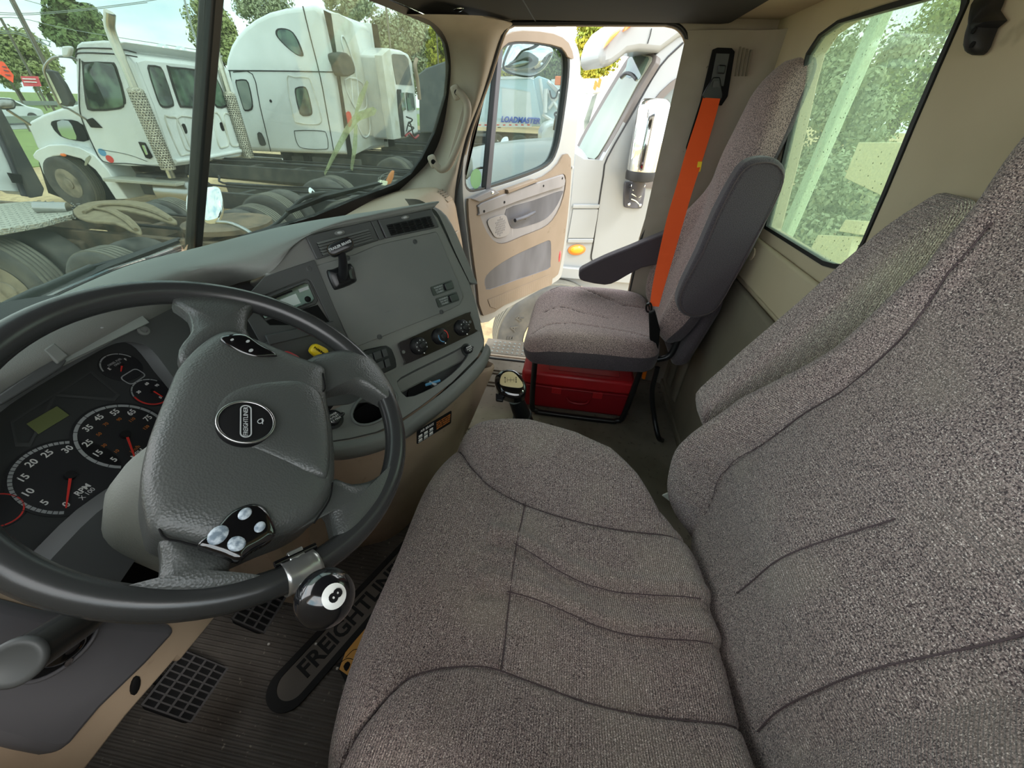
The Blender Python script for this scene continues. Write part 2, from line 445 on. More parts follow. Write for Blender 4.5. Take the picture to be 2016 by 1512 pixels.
# outside
mat('truck_white', (222, 226, 226), .25, spec=.5, coat=.3, noise=(1.5, .35, .8, (206, 211, 210), (1, 1, 1)))
mat('truck_dirty', (204, 206, 200), .35, noise=[(3, .4, .75, (178, 176, 160), (1, 1, 1))])
mat('body_blue', (196, 216, 222), .35, noise=(1, .35, .8, (180, 204, 212), (1, 1, 1)))
mat('dark_glass', (38, 50, 48), .05, spec=.8, noise=(3, .42, .6, (92, 116, 98), (1, 1, 1)))
mat('grey_glass', (92, 104, 100), .08, spec=.8, noise=(2, .4, .6, (130, 140, 132), (1, 1, 1)))
mat('reflection_glass', (112, 120, 102), .12, spec=.5, noise=(1.4, .4, .6, (138, 142, 126), (1, 1, .4)))  # whitish reflection on the neighbour's windshield put into the colour
mat('frame_grey', (96, 90, 86), .6)
mat('frame_dark', (52, 54, 54), .8, noise=[(4, .4, .7, (84, 82, 76), (1, 1, 1))])
mat('frame_rust', (120, 104, 84), .8, noise=[(5, .4, .7, (70, 66, 58), (1, 1, 1))])
mat('tyre', (70, 70, 68), .85, noise=[(6, .4, .7, (94, 92, 86), (1, 1, 1))])
mat('tread', (112, 110, 100), .9, noise=[(6, .4, .7, (92, 90, 82), (1, 1, 1))])
mat('wheel_steel', (150, 142, 126), .5, metal=.3, noise=(4, .4, .7, (92, 88, 80), (1, 1, 1)))
mat('white_darkened', (140, 144, 145), .35, coat=.2, noise=[(2, .4, .8, (136, 139, 138), (1, 1, 1))])  # grey in place of truck white, offsets the glare outside the door
mat('wheel_white', (214, 214, 208), .4)
mat('mesh_metal', (196, 192, 176), .3, metal=.8, bump=(60, .8, .02, 'voronoi'))
mat('stack_metal', (206, 204, 190), .25, metal=.9)
mat('deck', (176, 176, 164), .5, metal=.3, bump=(60, .8, .01, 'voronoi'))
mat('flap', (134, 122, 96), .85, noise=(9, .4, .7, (112, 100, 78), (1, 1, 1)))
mat('dirt', (206, 182, 140), .95, noise=[(.5, .4, .7, (186, 160, 118), (1, 1, 1)), (9, .45, .7, (160, 138, 104), (1, 1, 1))])
mat('grass', (128, 150, 84), .95, noise=[(1.2, .4, .7, (104, 128, 66), (1, 1, 1)), (30, .4, .7, (150, 160, 100), (1, 1, 1))])
mat('asphalt', (150, 152, 150), .9)
mat('bark', (96, 86, 74), .9)
mat('leaf_dark', (112, 134, 86), .85, noise=(1.3, .35, .65, (124, 142, 84), (1, 1, 1)))
mat('leaf_mid', (150, 160, 108), .85, noise=(1.0, .35, .65, (158, 166, 108), (1, 1, 1)))
mat('leaf_yellow', (178, 172, 62), .85, noise=(1.0, .35, .65, (128, 142, 50), (1, 1, 1)))
mat('leaf_grey', (150, 158, 130), .9, noise=(1.0, .35, .65, (164, 172, 138), (1, 1, 1)))
mat('pole_wood', (112, 104, 92), .9)
mat('galv', (150, 156, 152), .5, metal=.4)
mat('sign_orange', (250, 84, 40), .6, emit=None)
mat('sign_red', (206, 70, 78), .6)
mat('building_tan', (214, 204, 168), .9)
mat('post_green', (196, 212, 186), .8)
mat('tarp', (92, 96, 98), .8, noise=(3, .4, .7, (112, 114, 112), (1, 1, 1)))
glass('tape', (.9, .95, .8), dust=.6, dustcol=(236, 238, 206), refl=.2)
mat('paper', (236, 238, 206), .7)
glass('windshield_glass', (.54, .608, .576), dust=.03, dscale=5, lo=.4, hi=.8, refl=.25)
glass('door_glass', (.52, .58, .57), dust=.004, refl=.15)
glass('rear_glass', (.64, .74, .66), dust=.26, dustcol=(170, 190, 168), dscale=260, lo=.35, hi=.65, refl=.3, speck=(75, .10))
glass('print_wear', (.9, .9, .9), dust=.5)
# ------------------------------------------------------------------ cab shell
G0 = V((.93, 1.011, .792)); _a = V((.93, .728, 1.291))-G0; _b = V((1.75, .769, .81))-G0
GN = _a.cross(_b).normalized(); GNL = V((-GN.x, GN.y, GN.z))
GR = lambda x, y, o=0: PL(x, y, G0+GN*o, GN)
GL = lambda x, y, o=0: PL(x, y, G0+GNL*o, GNL)

st(box('floor', -.05, 1.80, -.58, 1.15, -.06, 0, 'floor_vinyl'))
# embossed drain channels of the passenger floor
fl = bpy.data.objects['floor']
for x0, y0, y1 in ((1.12, .12, .46), (1.19, .10, .46), (1.55, .16, .42), (1.66, .16, .42)):
    for dx in (0, .028):
        pts = crom([V((x0+dx, y0, .001)), V((x0+dx, (y0+y1)/2, .003)), V((x0+dx, y1, .001))], 4)
        tube('floor_rib', pts, .006, 'floor_vinyl', fl, seg=8)

# ribbed rubber mat under the driver's feet
mt = thing('floor_mat', 'black ribbed rubber floor mat with moulded lettering under the steering wheel', 'floor mat', (.35, .5, 0))
rows = []
x = -.04; xs_ = []
while x < .80:
    xs_ += [(x, .004), (x+.003, .0075), (x+.0065, .0075), (x+.0095, .004)]; x += .011
v, f = grid_vf([[V((a, y, z)) for a, z in xs_] for y in (-.5, .2, .6, 1.1)])
mobj('ribbed_sheet', v, f, 'mat_floor', mt)
Zm = .0085
A_, B_ = P(560, 1365, z=Zm), P(705, 1205, z=Zm)
tx = (B_-A_).normalized(); ty = V((-tx.y, tx.x, 0))
lc = A_.lerp(B_, .5)
LEN = .44
cen = A_+tx*LEN*.5
outer = rrect(cen-ty*0, tx*(LEN/2+.035), ty*.050, .049, 8); inner = rrect(cen, tx*(LEN/2+.012), ty*.034, .033, 8)
plate('badge_ring', outer, [inner], (0, 0, .004), 'mat_mark', mt)
prism('badge_field', inner, (0, 0, .0015), 'mat_mark_in', mt)
letter('lettering', 'FREIGHTLINER', cen+V((0, 0, .002)), tx, ty, .060, 'mat_mark', mt, depth=.001, bold=.0015, sx=.90)
letter('lettering', 'Run Smart', cen-ty*.083+V((0, 0, .001)), tx, ty, .062, 'mat_mark', mt, depth=.001, bold=.002, shear=.25, sx=1.0)

# passenger-side wall with the door opening
WX = 1.80
ap = [P(*p, x=WX) for p in ((1010, 44), (990, 62), (962, 150), (926, 250), (903, 340), (893, 420), (903, 520), (925, 630))]
ap = crom(ap, 3)
ap += [V((WX, .40, .02)), V((WX, .37, 0)), V((WX, -.28, 0)), V((WX, -.31, .03))]
ap += crom([P(*p, x=WX) for p in ((1263, 473), (1298, 360), (1334, 220), (1352, 130), (1357, 98), (1351, 68), (1335, 50), (1312, 44))], 3)
wr_outer = [V((WX, .30, 1.46)), V((WX, -.62, 1.46)), V((WX, -.62, -.06)), V((WX, 1.15, -.06)), V((WX, 1.15, .70)), V((WX, .72, .80))] + [P(*p, x=WX) for p in ((872, 345), (893, 270), (915, 190), (938, 110), (955, 62))]
wr = st(plate('wall_right', wr_outer, [ap], (.06, 0, 0), 'pillar', bevel=.004))
# rubber seal following the opening
seal = [p+V((.005, 0, 0)) for p in ap]
st(tube('trim_1', seal, .008, 'gasket', closed=True, seg=8))
sl2 = [p+V((.035, 0, 0)) for p in ap]
st(tube('trim_2', sl2, .007, 'tan_door', closed=True, seg=8))

# windshield pillar cover
ge = [GR(*p) for p in ((800, 28), (845, 40), (876, 72), (887, 120), (884, 180), (870, 262), (846, 315), (800, 362), (775, 382))]
ae = [P(*p, x=WX-.005) for p in ((1000, 40), (1008, 48), (986, 70), (962, 145), (944, 200), (918, 268), (902, 335), (895, 380), (893, 420))]
rows = []
for g, a in zip(ge, ae):
    m1 = g.lerp(a, .33)+V((-.035, -.035, 0)); m2 = g.lerp(a, .72)+V((-.045, -.03, 0))
    rows.append([g+V((0, .02, 0)), g, m1, m2, a, a+V((.03, 0, 0))])
st(loft('trim_3', rows, 'pillar', n=4, across=4))

# rear wall with two windows
RY = -.58
wpx = [(1505, 450), (1535, 330), (1560, 225), (1572, 165), (1588, 105), (1612, 68), (1650, 40), (1740, 10), (1850, -22), (1912, -38), (1906, 5), (1850, 132), (1800, 248), (1745, 380), (1700, 482), (1682, 515), (1662, 530), (1642, 529), (1620, 523)]
w1 = [P(*p, y=RY) for p in wpx]
w2 = rrect(V((.37, RY, 1.12)), V((.325, 0, 0)), V((0, 0, .25)), .05)
wo_ = [V((-.1, RY, -.06)), V((1.86, RY, -.06)), V((1.86, RY, 1.46)), V((-.1, RY, 1.46))]
wrear = st(plate('wall_rear', wo_, [w1, w2], (0, -.05, 0), 'rearwall', bevel=.004))
def shrink(poly, d, n):
    c = sum(poly, V())/len(poly); return [p+(c-p).normalized()*d for p in poly]
for k, w_ in enumerate((w1, w2)):
    wi = st(prism('window_%d' % (k+3), [p+V((0, -.006, 0)) for p in w_], (0, -.004, 0), 'rear_glass'))
    plate('gasket', [p+V((0, .002, 0)) for p in w_], [shrink([p+V((0, .002, 0)) for p in w_], .011, 0)], (0, -.016, 0), 'gasket', wi)
# lower pressed panel and ledge of the rear wall
st(box('trim_4', -.05, 1.80, -.58, -.555, .0, .70, 'rearwall_low', bevel=.012))
st(box('trim_5', -.05, 1.80, -.58, -.562, .715, .845, 'rearwall', bevel=.008))
for x in (1.62, 1.50):
    prism('pressed_rib', [V((x-.035, -.556, .08)), V((x+.035, -.556, .08)), V((x+.02, -.535, .1)), V((x-.02, -.535, .1))], (0, 0, .5), 'rearwall_low', bpy.data.objects['trim_4'], bevel=.01)
lathe('plug', P(1482, 500, y=-.56), (0, 1, 0), [(.018, 0), (.018, .004), (.012, .006), (.006, .003), (0, .003)], 'rearwall', bpy.data.objects['trim_5'])
# post at the corner: thick rear corner cover
rc = [[V((1.80, -.30, z)), V((1.765, -.42, z)), V((1.76, -.52, z)), V((1.72, -.575, z)), V((1.66, -.585, z))] for z in (0, .5, 1.0, 1.2, 1.37)]
st(loft('trim_6', rc, 'pillar', n=4, across=3))
# baseboard strip along the rear wall
st(box('baseboard_rear', -.05, 1.78, -.572, -.548, 0, .035, 'rearwall_low', bevel=.006))

# ceiling and overhead trim
ce = st(mobj('ceiling', *bb(-.1, 1.86, -.62, .60, 1.42, 1.47), 'ceiling'))
oc = [V((-.1, .66, 0)), V((-.1, -.43, 0)), V((1.77, -.43, 0)), V((1.795, -.40, 0)), V((1.795, .30, 0)), V((1.69, .52, 0)), V((1.58, .56, 0)), V((1.33, .60, 0)), V((.93, .69, 0)), V((.5, .72, 0))]
st(prism('trim_7', [V((p.x, p.y, 1.385)) for p in oc], (0, 0, .06), 'ceiling', bevel=.014, seg=3))
st(box('trim_8', -.1, 1.80, -.60, -.425, 1.40, 1.44, 'rearwall', bevel=.012))
t7 = bpy.data.objects['trim_7']
# seam of the overhead lining and the small chrome visor clip
box('lining_seam', .60, 1.80, .205, .209, 1.3835, 1.3865, 'rubber', t7)
cl = P(900, 17, z=1.384)
dome('visor_clip', ell(cl, V((.005, .022, 0)), V((.008, 0, 0)), 10), (0, 0, -1), .008, .002, 'chrome', t7, smooth_n=1, rings=4)

hdr = []
for p in ((893, 140), (892, 80), (866, 42), (812, 15), (748, -12), (608, -70), (500, -112), (412, -150)):
    g = GR(*p); hdr.append([g+GN*.012, g-GN*.01, g+V((-.02, -.03, .012)), V((min(g.x-.03, 1.78), g.y-.07, 1.392))])
st(loft('trim_11', hdr, 'ceiling', n=3, across=3))
# windshield panes, divider and black border
bl = [(0, 632), (123, 572), (215, 532), (307, 502), (357, 483), (383, 480)]
pane_l = [GL(*p) for p in ((-260, 700), (-120, 680))] + [GL(*p) for p in bl] + [G0+V((-.005, .02, -.03)), G0+V((-.005, 0, 0))+V((0, -.36, .635)), GL(-200, -180), GL(-500, 100)]
w = st(prism('window_2', pane_l, GNL*.004, 'windshield_glass'))
brd = [(376, 500), (450, 482), (492, 464), (620, 426), (700, 393), (778, 363), (810, 342), (831, 312), (857, 260), (878, 190), (884, 130), (876, 85), (850, 52), (800, 30), (740, 6), (600, -50), (414, -130)]
pane_r = [GR(*p) for p in brd]
w = st(prism('window_1', pane_r, GN*.004, 'windshield_glass'))
outer = [GR(*p) for p in ((374, 520), (450, 502), (496, 482), (625, 446), (706, 416), (788, 386), (830, 358), (850, 322), (874, 264), (889, 190), (895, 128), (888, 80), (862, 44), (808, 18), (745, -8), (605, -66), (412, -148))]
st(plate('trim_9', outer, [pane_r], GN*.012-GN*.0, 'gasket'))
dv = V((0, -.283, .499)).normalized()
c0 = G0-dv*.10; c1 = G0+dv*.72
dn = V((0, .87, .493))
st(prism('trim_10', [c0+V((-.014, 0, 0))-dn*.012, c0+V((.014, 0, 0))-dn*.012, c1+V((.014, 0, 0))-dn*.012, c1+V((-.014, 0, 0))-dn*.012], dn*.03, 'gasket', bevel=.005))
# strips of tape residue stuck on the outside of the right pane
tp = thing('tape_residue', 'pale peeling tape strips crossing on the outside of the right windshield pane', 'tape', GR(690, 250, .006))
for q in (((700, 222), (712, 232), (688, 262), (660, 310), (640, 346), (638, 340), (655, 300), (680, 250)),
          ((698, 245), (704, 246), (703, 290), (694, 337), (690, 332), (694, 290)),
          ((700, 222), (735, 210), (742, 216), (738, 226), (712, 236), (702, 240)),
          ((722, 158), (726, 162), (718, 190), (704, 224), (698, 224), (706, 190))):
    prism('tape_strip', [GR(*p, .006) for p in q], GN*.0006, 'tape', tp)

# grab handle on the pillar
gh = thing('grab_handle', 'beige grab handle bolted to the windshield pillar', 'handle', P(905, 250, x=1.73))
hp = [P(*p, x=1.745) for p in ((900, 178), (912, 190), (921, 210), (918, 240), (905, 280), (892, 310), (882, 328), (868, 334), (856, 322))]
tube('grip', crom(hp, 4), .013, 'pillar', gh, seg=12)
for p in ((898, 182), (852, 318)):
    c = P(*p, x=1.755)
    dome('mount', rrect(c, V((0, .016, -.006)), V((0, .009, .022)), .010, 3), (-1, -.3, 0), .006, .012, 'pillar', gh, smooth_n=1, rings=3)
    lathe('bolt', c+V((-.006, -.004, 0)), (-1, -.2, 0), [(.009, 0), (.009, .004), (.006, .005), (.005, .002), (0, .002)], 'matte_black', gh, seg=12)

# seat belt anchor slot in the door post
sp = [P(*p, x=1.750) for p in ((1402, 98), (1412, 94), (1440, 95), (1446, 102), (1432, 190), (1420, 208), (1390, 205), (1376, 245), (1362, 300), (1352, 302), (1350, 290), (1378, 200))]
sl = thing('belt_adjuster', 'black height adjuster slot for the seat belt in the beige door post', 'belt adjuster', sp[0])
prism('slot_plate', sp, (-.006, 0, 0), 'matte_black', sl, bevel=.002)
prism('slide_rail', [P(*p, x=1.741) for p in ((1410, 105), (1436, 106), (1424, 170), (1398, 168))], (-.004, 0, 0), 'dash_dark', sl, bevel=.001)
prism('slide_button', [P(*p, x=1.735) for p in ((1414, 128), (1428, 129), (1425, 146), (1411, 145))], (-.012, 0, 0), 'black_plastic', sl, bevel=.003)
for k in range(4):
    x0 = 1456+k*7
    prism('groove', [P(x0, 92+2*k, x=1.742), P(x0+3, 92+2*k, x=1.742), P(x0-7, 150, x=1.742), P(x0-10, 150, x=1.742)], (-.004, 0, 0), 'rearwall_low', sl)

# coat hook on the rear wall
hk = thing('coat_hook', 'dark plastic coat hook on the beige rear wall beside the window', 'hook', P(1925, 90, y=-.575))
dome('hook_plate', [P(*p, y=-.565) for p in ((1908, 104), (1922, 108), (1936, 92), (1950, 55), (1968, 40), (1955, 20), (1965, -8), (1930, -8), (1925, 40), (1914, 75))], (0, 1, 0), .02, .01, 'rubber', hk, smooth_n=2, rings=4)
for p in ((1919, 60), (1916, 88)):
    lathe('screw_hole', P(*p, y=-.548), (0, 1, 0), [(.004, 0), (.004, .002), (0, .002)], 'matte_black', hk, seg=10)

# ------------------------------------------------------------------ open passenger door
DH = V((1.905, .44, .165)); DE = V((2.72, .05, .165)); du = (DE-DH).normalized(); dz = V((0, 0, 1))
DN = V((-du.y, du.x, 0)).normalized()
if DN.dot(CAM-DH) < 0: DN = -DN          # faces the cab
D_ = lambda x, y, o=0: PL(x, y, DH+DN*o, DN)
door = st(thing('door_1', 'x', 'x', DH)); del door['label']; del door['category']
win = crom([D_(*p) for p in ((915, 350), (930, 262), (955, 168), (978, 105), (992, 86), (1020, 78), (1060, 79), (1100, 88), (1116, 98), (1122, 118), (1119, 170), (1106, 262), (1097, 300), (1085, 322), (1060, 338), (1010, 357), (945, 376), (922, 376))], 3, True)
dout = crom([D_(*p) for p in ((948, 636), (932, 560), (920, 470), (911, 380), (913, 310), (930, 225), (960, 140), (988, 78), (1010, 52), (1040, 45), (1085, 50), (1118, 64), (1138, 95), (1143, 140), (1138, 230), (1128, 340), (1118, 450), (1108, 530), (1098, 552), (1060, 572), (1000, 606))], 3, True)
plate('door_shell', dout, [win], -DN*.05, 'white_darkened', door, bevel=.006)
dinn = crom([D_(*p, .012) for p in ((952, 622), (940, 560), (928, 470), (922, 400), (934, 390), (1000, 372), (1070, 348), (1100, 322), (1110, 305), (1124, 312), (1122, 380), (1112, 470), (1102, 530), (1092, 546), (1050, 568), (1000, 596))], 2, True)
pocket = crom([D_(*p, .012) for p in ((954, 556), (957, 543), (975, 526), (1005, 507), (1040, 490), (1072, 476), (1082, 473), (1085, 482), (1084, 518), (1078, 530), (1020, 550), (964, 570), (956, 566))], 2, True)
greyo = [D_(*p, .012) for p in ((941, 408), (946, 400), (1020, 372), (1100, 345), (1110, 343), (1114, 350), (1113, 372), (1104, 405), (1088, 434), (1068, 450), (1030, 465), (1000, 478), (985, 480), (972, 474), (958, 456), (947, 430))]
plate('door_trim_panel', dinn, [pocket, crom(greyo, 2, True)], -DN*.014, 'tan_darkened', door, bevel=.004)
dome('map_pocket', pocket, DN, -.010, .002, 'pocket', door, smooth_n=1, rings=5)
gp = crom([p-DN*.006 for p in greyo], 2, True)
prism('armrest_panel', gp, -DN*.008, 'door_grey', door, bevel=.003)
prism('armrest_rail', crom([D_(*p, .02) for p in ((943, 410), (948, 400), (1020, 373), (1100, 346), (1111, 346), (1112, 366), (1085, 375), (1020, 397), (948, 424), (944, 420))], 2, True), -DN*.016, 'door_grey', door, bevel=.005)
dome('pull_recess', [D_(*p, .008) for p in ((997, 412), (1050, 395), (1104, 376), (1106, 384), (1092, 412), (1072, 432), (1040, 444), (1012, 450), (1003, 440))], DN, -.02, .001, 'pocket', door, smooth_n=3, rings=5)
sppx = crom([D_(*p, .008) for p in ((959, 436), (972, 427), (993, 423), (999, 434), (1003, 452), (997, 464), (978, 468), (968, 458))], 3, True)
spk = prism('speaker_grille', sppx, DN*.003, 'speaker', door, bevel=.001)
sc_ = sum(sppx, V())/len(sppx)
for i in range(-4, 5):
    for j in range(-4, 5):
        q = sc_+du*(i*.0125+(j % 2)*.006)+dz*j*.011
        if (q-sc_).length < .045: lathe('grille_cell', q+DN*.003, DN, [(.0052, 0), (.0044, .0012), (0, .0012)], 'door_grey', spk, seg=6, smooth=False)
hb = [D_(1014, 434, .03), D_(1034, 427, .036), D_(1052, 418, .03)]
vh, fh = tube_vf(crom(hb, 4), .010, 8); mobj('inside_handle', vh, fh, 'pocket', door, smooth=True)
mobj('handle_post', *tube_vf([D_(1034, 430, -.005), D_(1034, 427, .03)], .008, 8), 'pocket', door, smooth=True)
for p in ((953, 416), (993, 398), (1070, 366), (1107, 351)):
    lathe('screw_hole', D_(*p, .020), DN, [(.006, 0), (.006, .002), (0, .0015)], 'matte_black', door, seg=12)
prism('switch_plate', [D_(*p, .02) for p in ((930, 392), (972, 372), (985, 380), (945, 398))], -DN*.02, 'door_grey', door, bevel=.003)
dome('window_switch', ell(D_(970, 379, .021), du*.012, dz*.007, 12), DN, .004, .001, 'chrome', door, smooth_n=1, rings=3)
gr = prism('vent_grille', [D_(*p, .0125) for p in ((960, 590), (1080, 541), (1088, 544), (1086, 560), (976, 608), (965, 604))], DN*.002, 'tan_darkened', door, bevel=.001)
ga, gb = D_(966, 590, .015), D_(1084, 545, .015)
for i in range(30):
    for j in range(7):
        q = ga.lerp(gb, i/29)-dz*(.004+j*.0095)+dz*.002
        lathe('perforation', q, DN, [(.0024, 0), (0, .0004)], 'pillar', gr, seg=5, smooth=False)
dome('reflector', ell(D_(1102, 505, .013), du*.011, dz*.038, 14), DN, .006, .002, 'red_lens', door, smooth_n=1, rings=4)
prism('door_glass', [p-DN*.02 for p in win], -DN*.004, 'door_glass', door)
wi2 = [p for p in shrink(win, .014, 0)]
plate('glass_seal', [p-DN*.004 for p in win], [[p-DN*.004 for p in wi2]], -DN*.03, 'gasket', door)
mobj('quarter_divider', *prism_vf([D_(983, 96, 0), D_(991, 97, 0), D_(966, 374, 0), D_(956, 376, 0)], -DN*.03), 'pocket', door, bevel=.003)
prism('top_frame', crom([D_(*p, .004) for p in ((918, 345), (960, 150), (982, 90), (998, 68), (1030, 60), (1090, 66), (1120, 84), (1130, 115), (1118, 112), (1106, 94), (1060, 84), (1015, 82), (992, 92), (974, 130), (930, 280))], 2, True), -DN*.01, 'tan_darkened', door, bevel=.002)
prism('window_ledge', [D_(*p, .0) for p in ((990, 372), (1045, 352), (1052, 356), (992, 380))], DN*.03, 'tan_darkened', door, bevel=.004)
for p in ((933, 430), (1127, 330)): lathe('hinge_bolt', D_(*p, .004), DN, [(.008, 0), (.008, .004), (0, .006)], 'truck_dirty', door, seg=10)
g_ = thing('round_sticker', 'round green sticker on the corner of the open door glass', 'sticker', D_(937, 352, -.018))
prism('disc', ell(D_(937, 352, -.017), du*.040, dz*.040, 28), DN*.0006, 'green_sticker', g_)

# outside step plate below the door opening
stp = thing('step_plate', 'worn aluminium tread plate on the door sill', 'step', (1.92, 0, .0))
mobj('tread_base', *bb(1.862, 2.03, -.32, .42, -.03, .0), 'floor_vinyl', stp, bevel=.006)
dots = []
for j in range(24):
    for i in range(4):
        c = V((1.885+i*.036, -.30+j*.029, .0)); dots.append(lathe_vf(c, (0, 0, 1), [(.007, 0), (.0045, .0035), (.002, .003)], 8))
v, f = join_vf(dots); mobj('tread_studs', v, f, 'galv', stp, kind='stuff')

gq = thing('defroster_grille', 'narrow dark defroster grille along the foot of the left windshield pane', 'grille', GL(200, 545, -.02))
for k in range(7):
    tube('grille_slat', crom([GL(x_, y_+3+k*2.6, -.010-.003*k) for x_, y_ in ((-60, 640), (0, 632), (123, 572), (215, 532), (307, 502), (357, 482))], 3), .0011, 'gasket' if k % 2 else 'dash_panel', gq, seg=5)
# driver's side: unseen wall with an opening, added to cut light from behind
lw = [V((-.06, -.62, -.06)), V((-.06, 1.15, -.06)), V((-.06, 1.15, .78)), V((-.06, .74, .84)), V((-.06, .52, 1.46)), V((-.06, -.62, 1.46))]
lh = rrect(V((-.06, -.01, 1.165)), V((0, .44, 0)), V((0, 0, .235)), .05)
st(plate('wall_left_blocker', lw, [lh], (-.05, 0, 0), 'tan_door', bevel=.004))
# ------------------------------------------------------------------ dashboard
dash = thing('dashboard', 'charcoal dashboard with instrument cluster, switch panel and beige lower console', 'dashboard', (.6, .6, 0))
LLp = P(692, 683, d=.85); SN = V((-.483, -.778, .402)).normalized()      # plane of the centre stack, turned towards the driver
S = lambda x, y, o=0: PL(x, y, LLp+SN*o, SN)
SR = V((.85, -.527, 0)).normalized(); SU = SN.cross(SR).normalized()
if SU.z < 0: SU = -SU
KN = V((0, -.85, .53)).normalized(); K0 = V((.42, .675, .85))            # face around the cluster
K = lambda x, y, o=0: PL(x, y, K0+KN*o, KN)
QN = V((.05, -.72, .69)).normalized(); Q0 = V((.275, .655, .695))        # gauge plate
Q = lambda x, y, o=0: PL(x, y, Q0+QN*o, QN)

glassl = [V((-.06, .70, .85)), V((.2, .775, .858)), V((.403, .83, .856)), V((.622, .892, .852)), V((.80, .94, .83)), V((.93, .985, .80)), V((1.02, .94, .80)), V((1.07, .80, .80))]
crest = [V((-.06, .62, .875)), V((.2, .68, .88)), V((.36, .69, .885)), V((.551, .672, .893)), V((.637, .625, .90)), S(636, 442, -.012), S(738, 418, -.012), S(852, 397, -.012)]
seam = [V((-.06, .59, .835)), V((.2, .655, .835)), V((.33, .662, .838)), K(430, 572), S(530, 537), S(600, 468, .006), S(732, 436, .006), S(850, 412, .006)]
rows = []
for g, c, s in zip(glassl, crest, seam):
    rows.append([g, g.lerp(c, .55)+V((0, 0, .012)), c, c.lerp(s, .6)+V((-.004, -.012, .004)), s])
loft('top_pad', rows, 'dash', dash, n=5, across=6)
# right-hand side of the stack
rows = [[S(848, 408, .004), S(865, 425, .004), S(898, 500, .002), S(925, 556, 0)],
        [V((1.025, .39, .945)), S(876, 424, -.01), S(912, 500, -.012), S(936, 560, -.01)],
        [V((1.10, .46, .93)), V((1.11, .45, .90)), V((1.09, .42, .80)), V((1.06, .38, .70))]]
loft('side_pad', rows, 'dash', dash, n=4, across=4)

# centre stack body
body = [S(*p) for p in ((596, 463), (735, 433), (848, 409), (864, 428), (898, 500), (926, 556), (940, 600), (955, 668), (955, 690), (800, 770), (745, 800), (700, 760), (640, 640), (560, 560), (520, 540))]
prism('stack_body', body, -SN*.22, 'dash', dash, bevel=.006)
# big switch panel
pp_ = [(622, 523), (700, 500), (738, 484), (760, 478), (858, 456), (862, 460), (905, 562), (912, 585), (905, 600), (885, 610), (700, 684), (693, 681), (655, 600)]
panel = prism('switch_panel', crom([S(*p, .005) for p in pp_], 1, True), -SN*.008, 'dash_panel', dash, bevel=.0015)
for p in ((817, 476), (869, 614), (747, 663), (684, 508), (608, 529)):
    lathe('screw', S(*p, .005), SN, [(.0058, 0), (.0058, .002), (.0035, .0025), (.003, .001), (0, .001)], 'dash_dark', panel, seg=12)
# rocker label blocks
for (x, y) in ((871, 567), (881, 590)):
    c = S(x, y, .0055); ex = (S(x+20, y-7, .0055)-c); ey = (S(x-3, y-9, .0055)-c)
    rk = prism('rocker', rrect(c, ex, ey, .003, 2), SN*.002, 'black_plastic', panel)
    letter('label_text', 'WARNING\nDO NOT\nDISABLE', c-ex*.35+SN*.0022, ex, ey, .0062, 'grey_print', rk, depth=.0002)
    prism('rocker_key', rrect(c+ex*.52+SN*.002, ex*.36, ey*.75, .002, 2), SN*.005, 'black_plastic', rk, bevel=.001)

# vents along the top
def vent(cpx, quad, slats, open_, name):
    q = [S(*p, .004) for p in quad]
    fr_ = prism(name, q, SN*.006, 'dash_dark', dash, bevel=.002)
    i = [q[0].lerp(q[2], .0)]
    def at_(u, v): return q[0].lerp(q[1], u).lerp(q[3].lerp(q[2], u), v)+SN*.0065
    u0, u1, v0, v1 = (.09, .90, .34, .93)
    prism('vent_core', [at_(u0, v0), at_(u1, v0), at_(u1, v1), at_(u0, v1)], SN*.0005, 'matte_black', fr_)
    n_ = slats
    for k in range(n_):
        a = v0+(v1-v0)*(k+.5)/n_; h_ = (v1-v0)/n_*(.36 if open_ else .88)/2
        tilt = SN*(.006 if open_ else .0045)
        prism('slat', [at_(u0, a-h_), at_(u1, a-h_), at_(u1, a+h_)+tilt, at_(u0, a+h_)+tilt], SN*.0012, 'dash_dark' if open_ else 'dash_panel', fr_)
    if open_:
        for k in range(6):
            u = u0+(u1-u0)*(k+.8)/6.5
            prism('vane', [at_(u, v0), at_(u+.02, v0), at_(u+.02, v1), at_(u, v1)], SN*.0015, 'rubber', fr_)
    dome('dial', ell(S(*cpx, .010), SR*.012, SU*.005, 14), SN, .003, .001, 'dash_panel', fr_, smooth_n=1, rings=3)
    dome('thumbwheel', ell(S(cpx[0], cpx[1], .012), SR*.006, SU*.003, 12), SN, .003, .001, 'grey_print', fr_, smooth_n=1, rings=3)
vent((669, 458), [(600, 466), (727, 436), (744, 474), (622, 512)], 5, False, 'closed_vent')
vent((798, 428), [(742, 434), (847, 412), (862, 448), (758, 470)], 5, True, 'open_vent')
prism('vent_post', [S(*p, .006) for p in ((729, 436), (740, 434), (756, 470), (746, 473))], SN*.004, 'dash_dark', dash, bevel=.001)

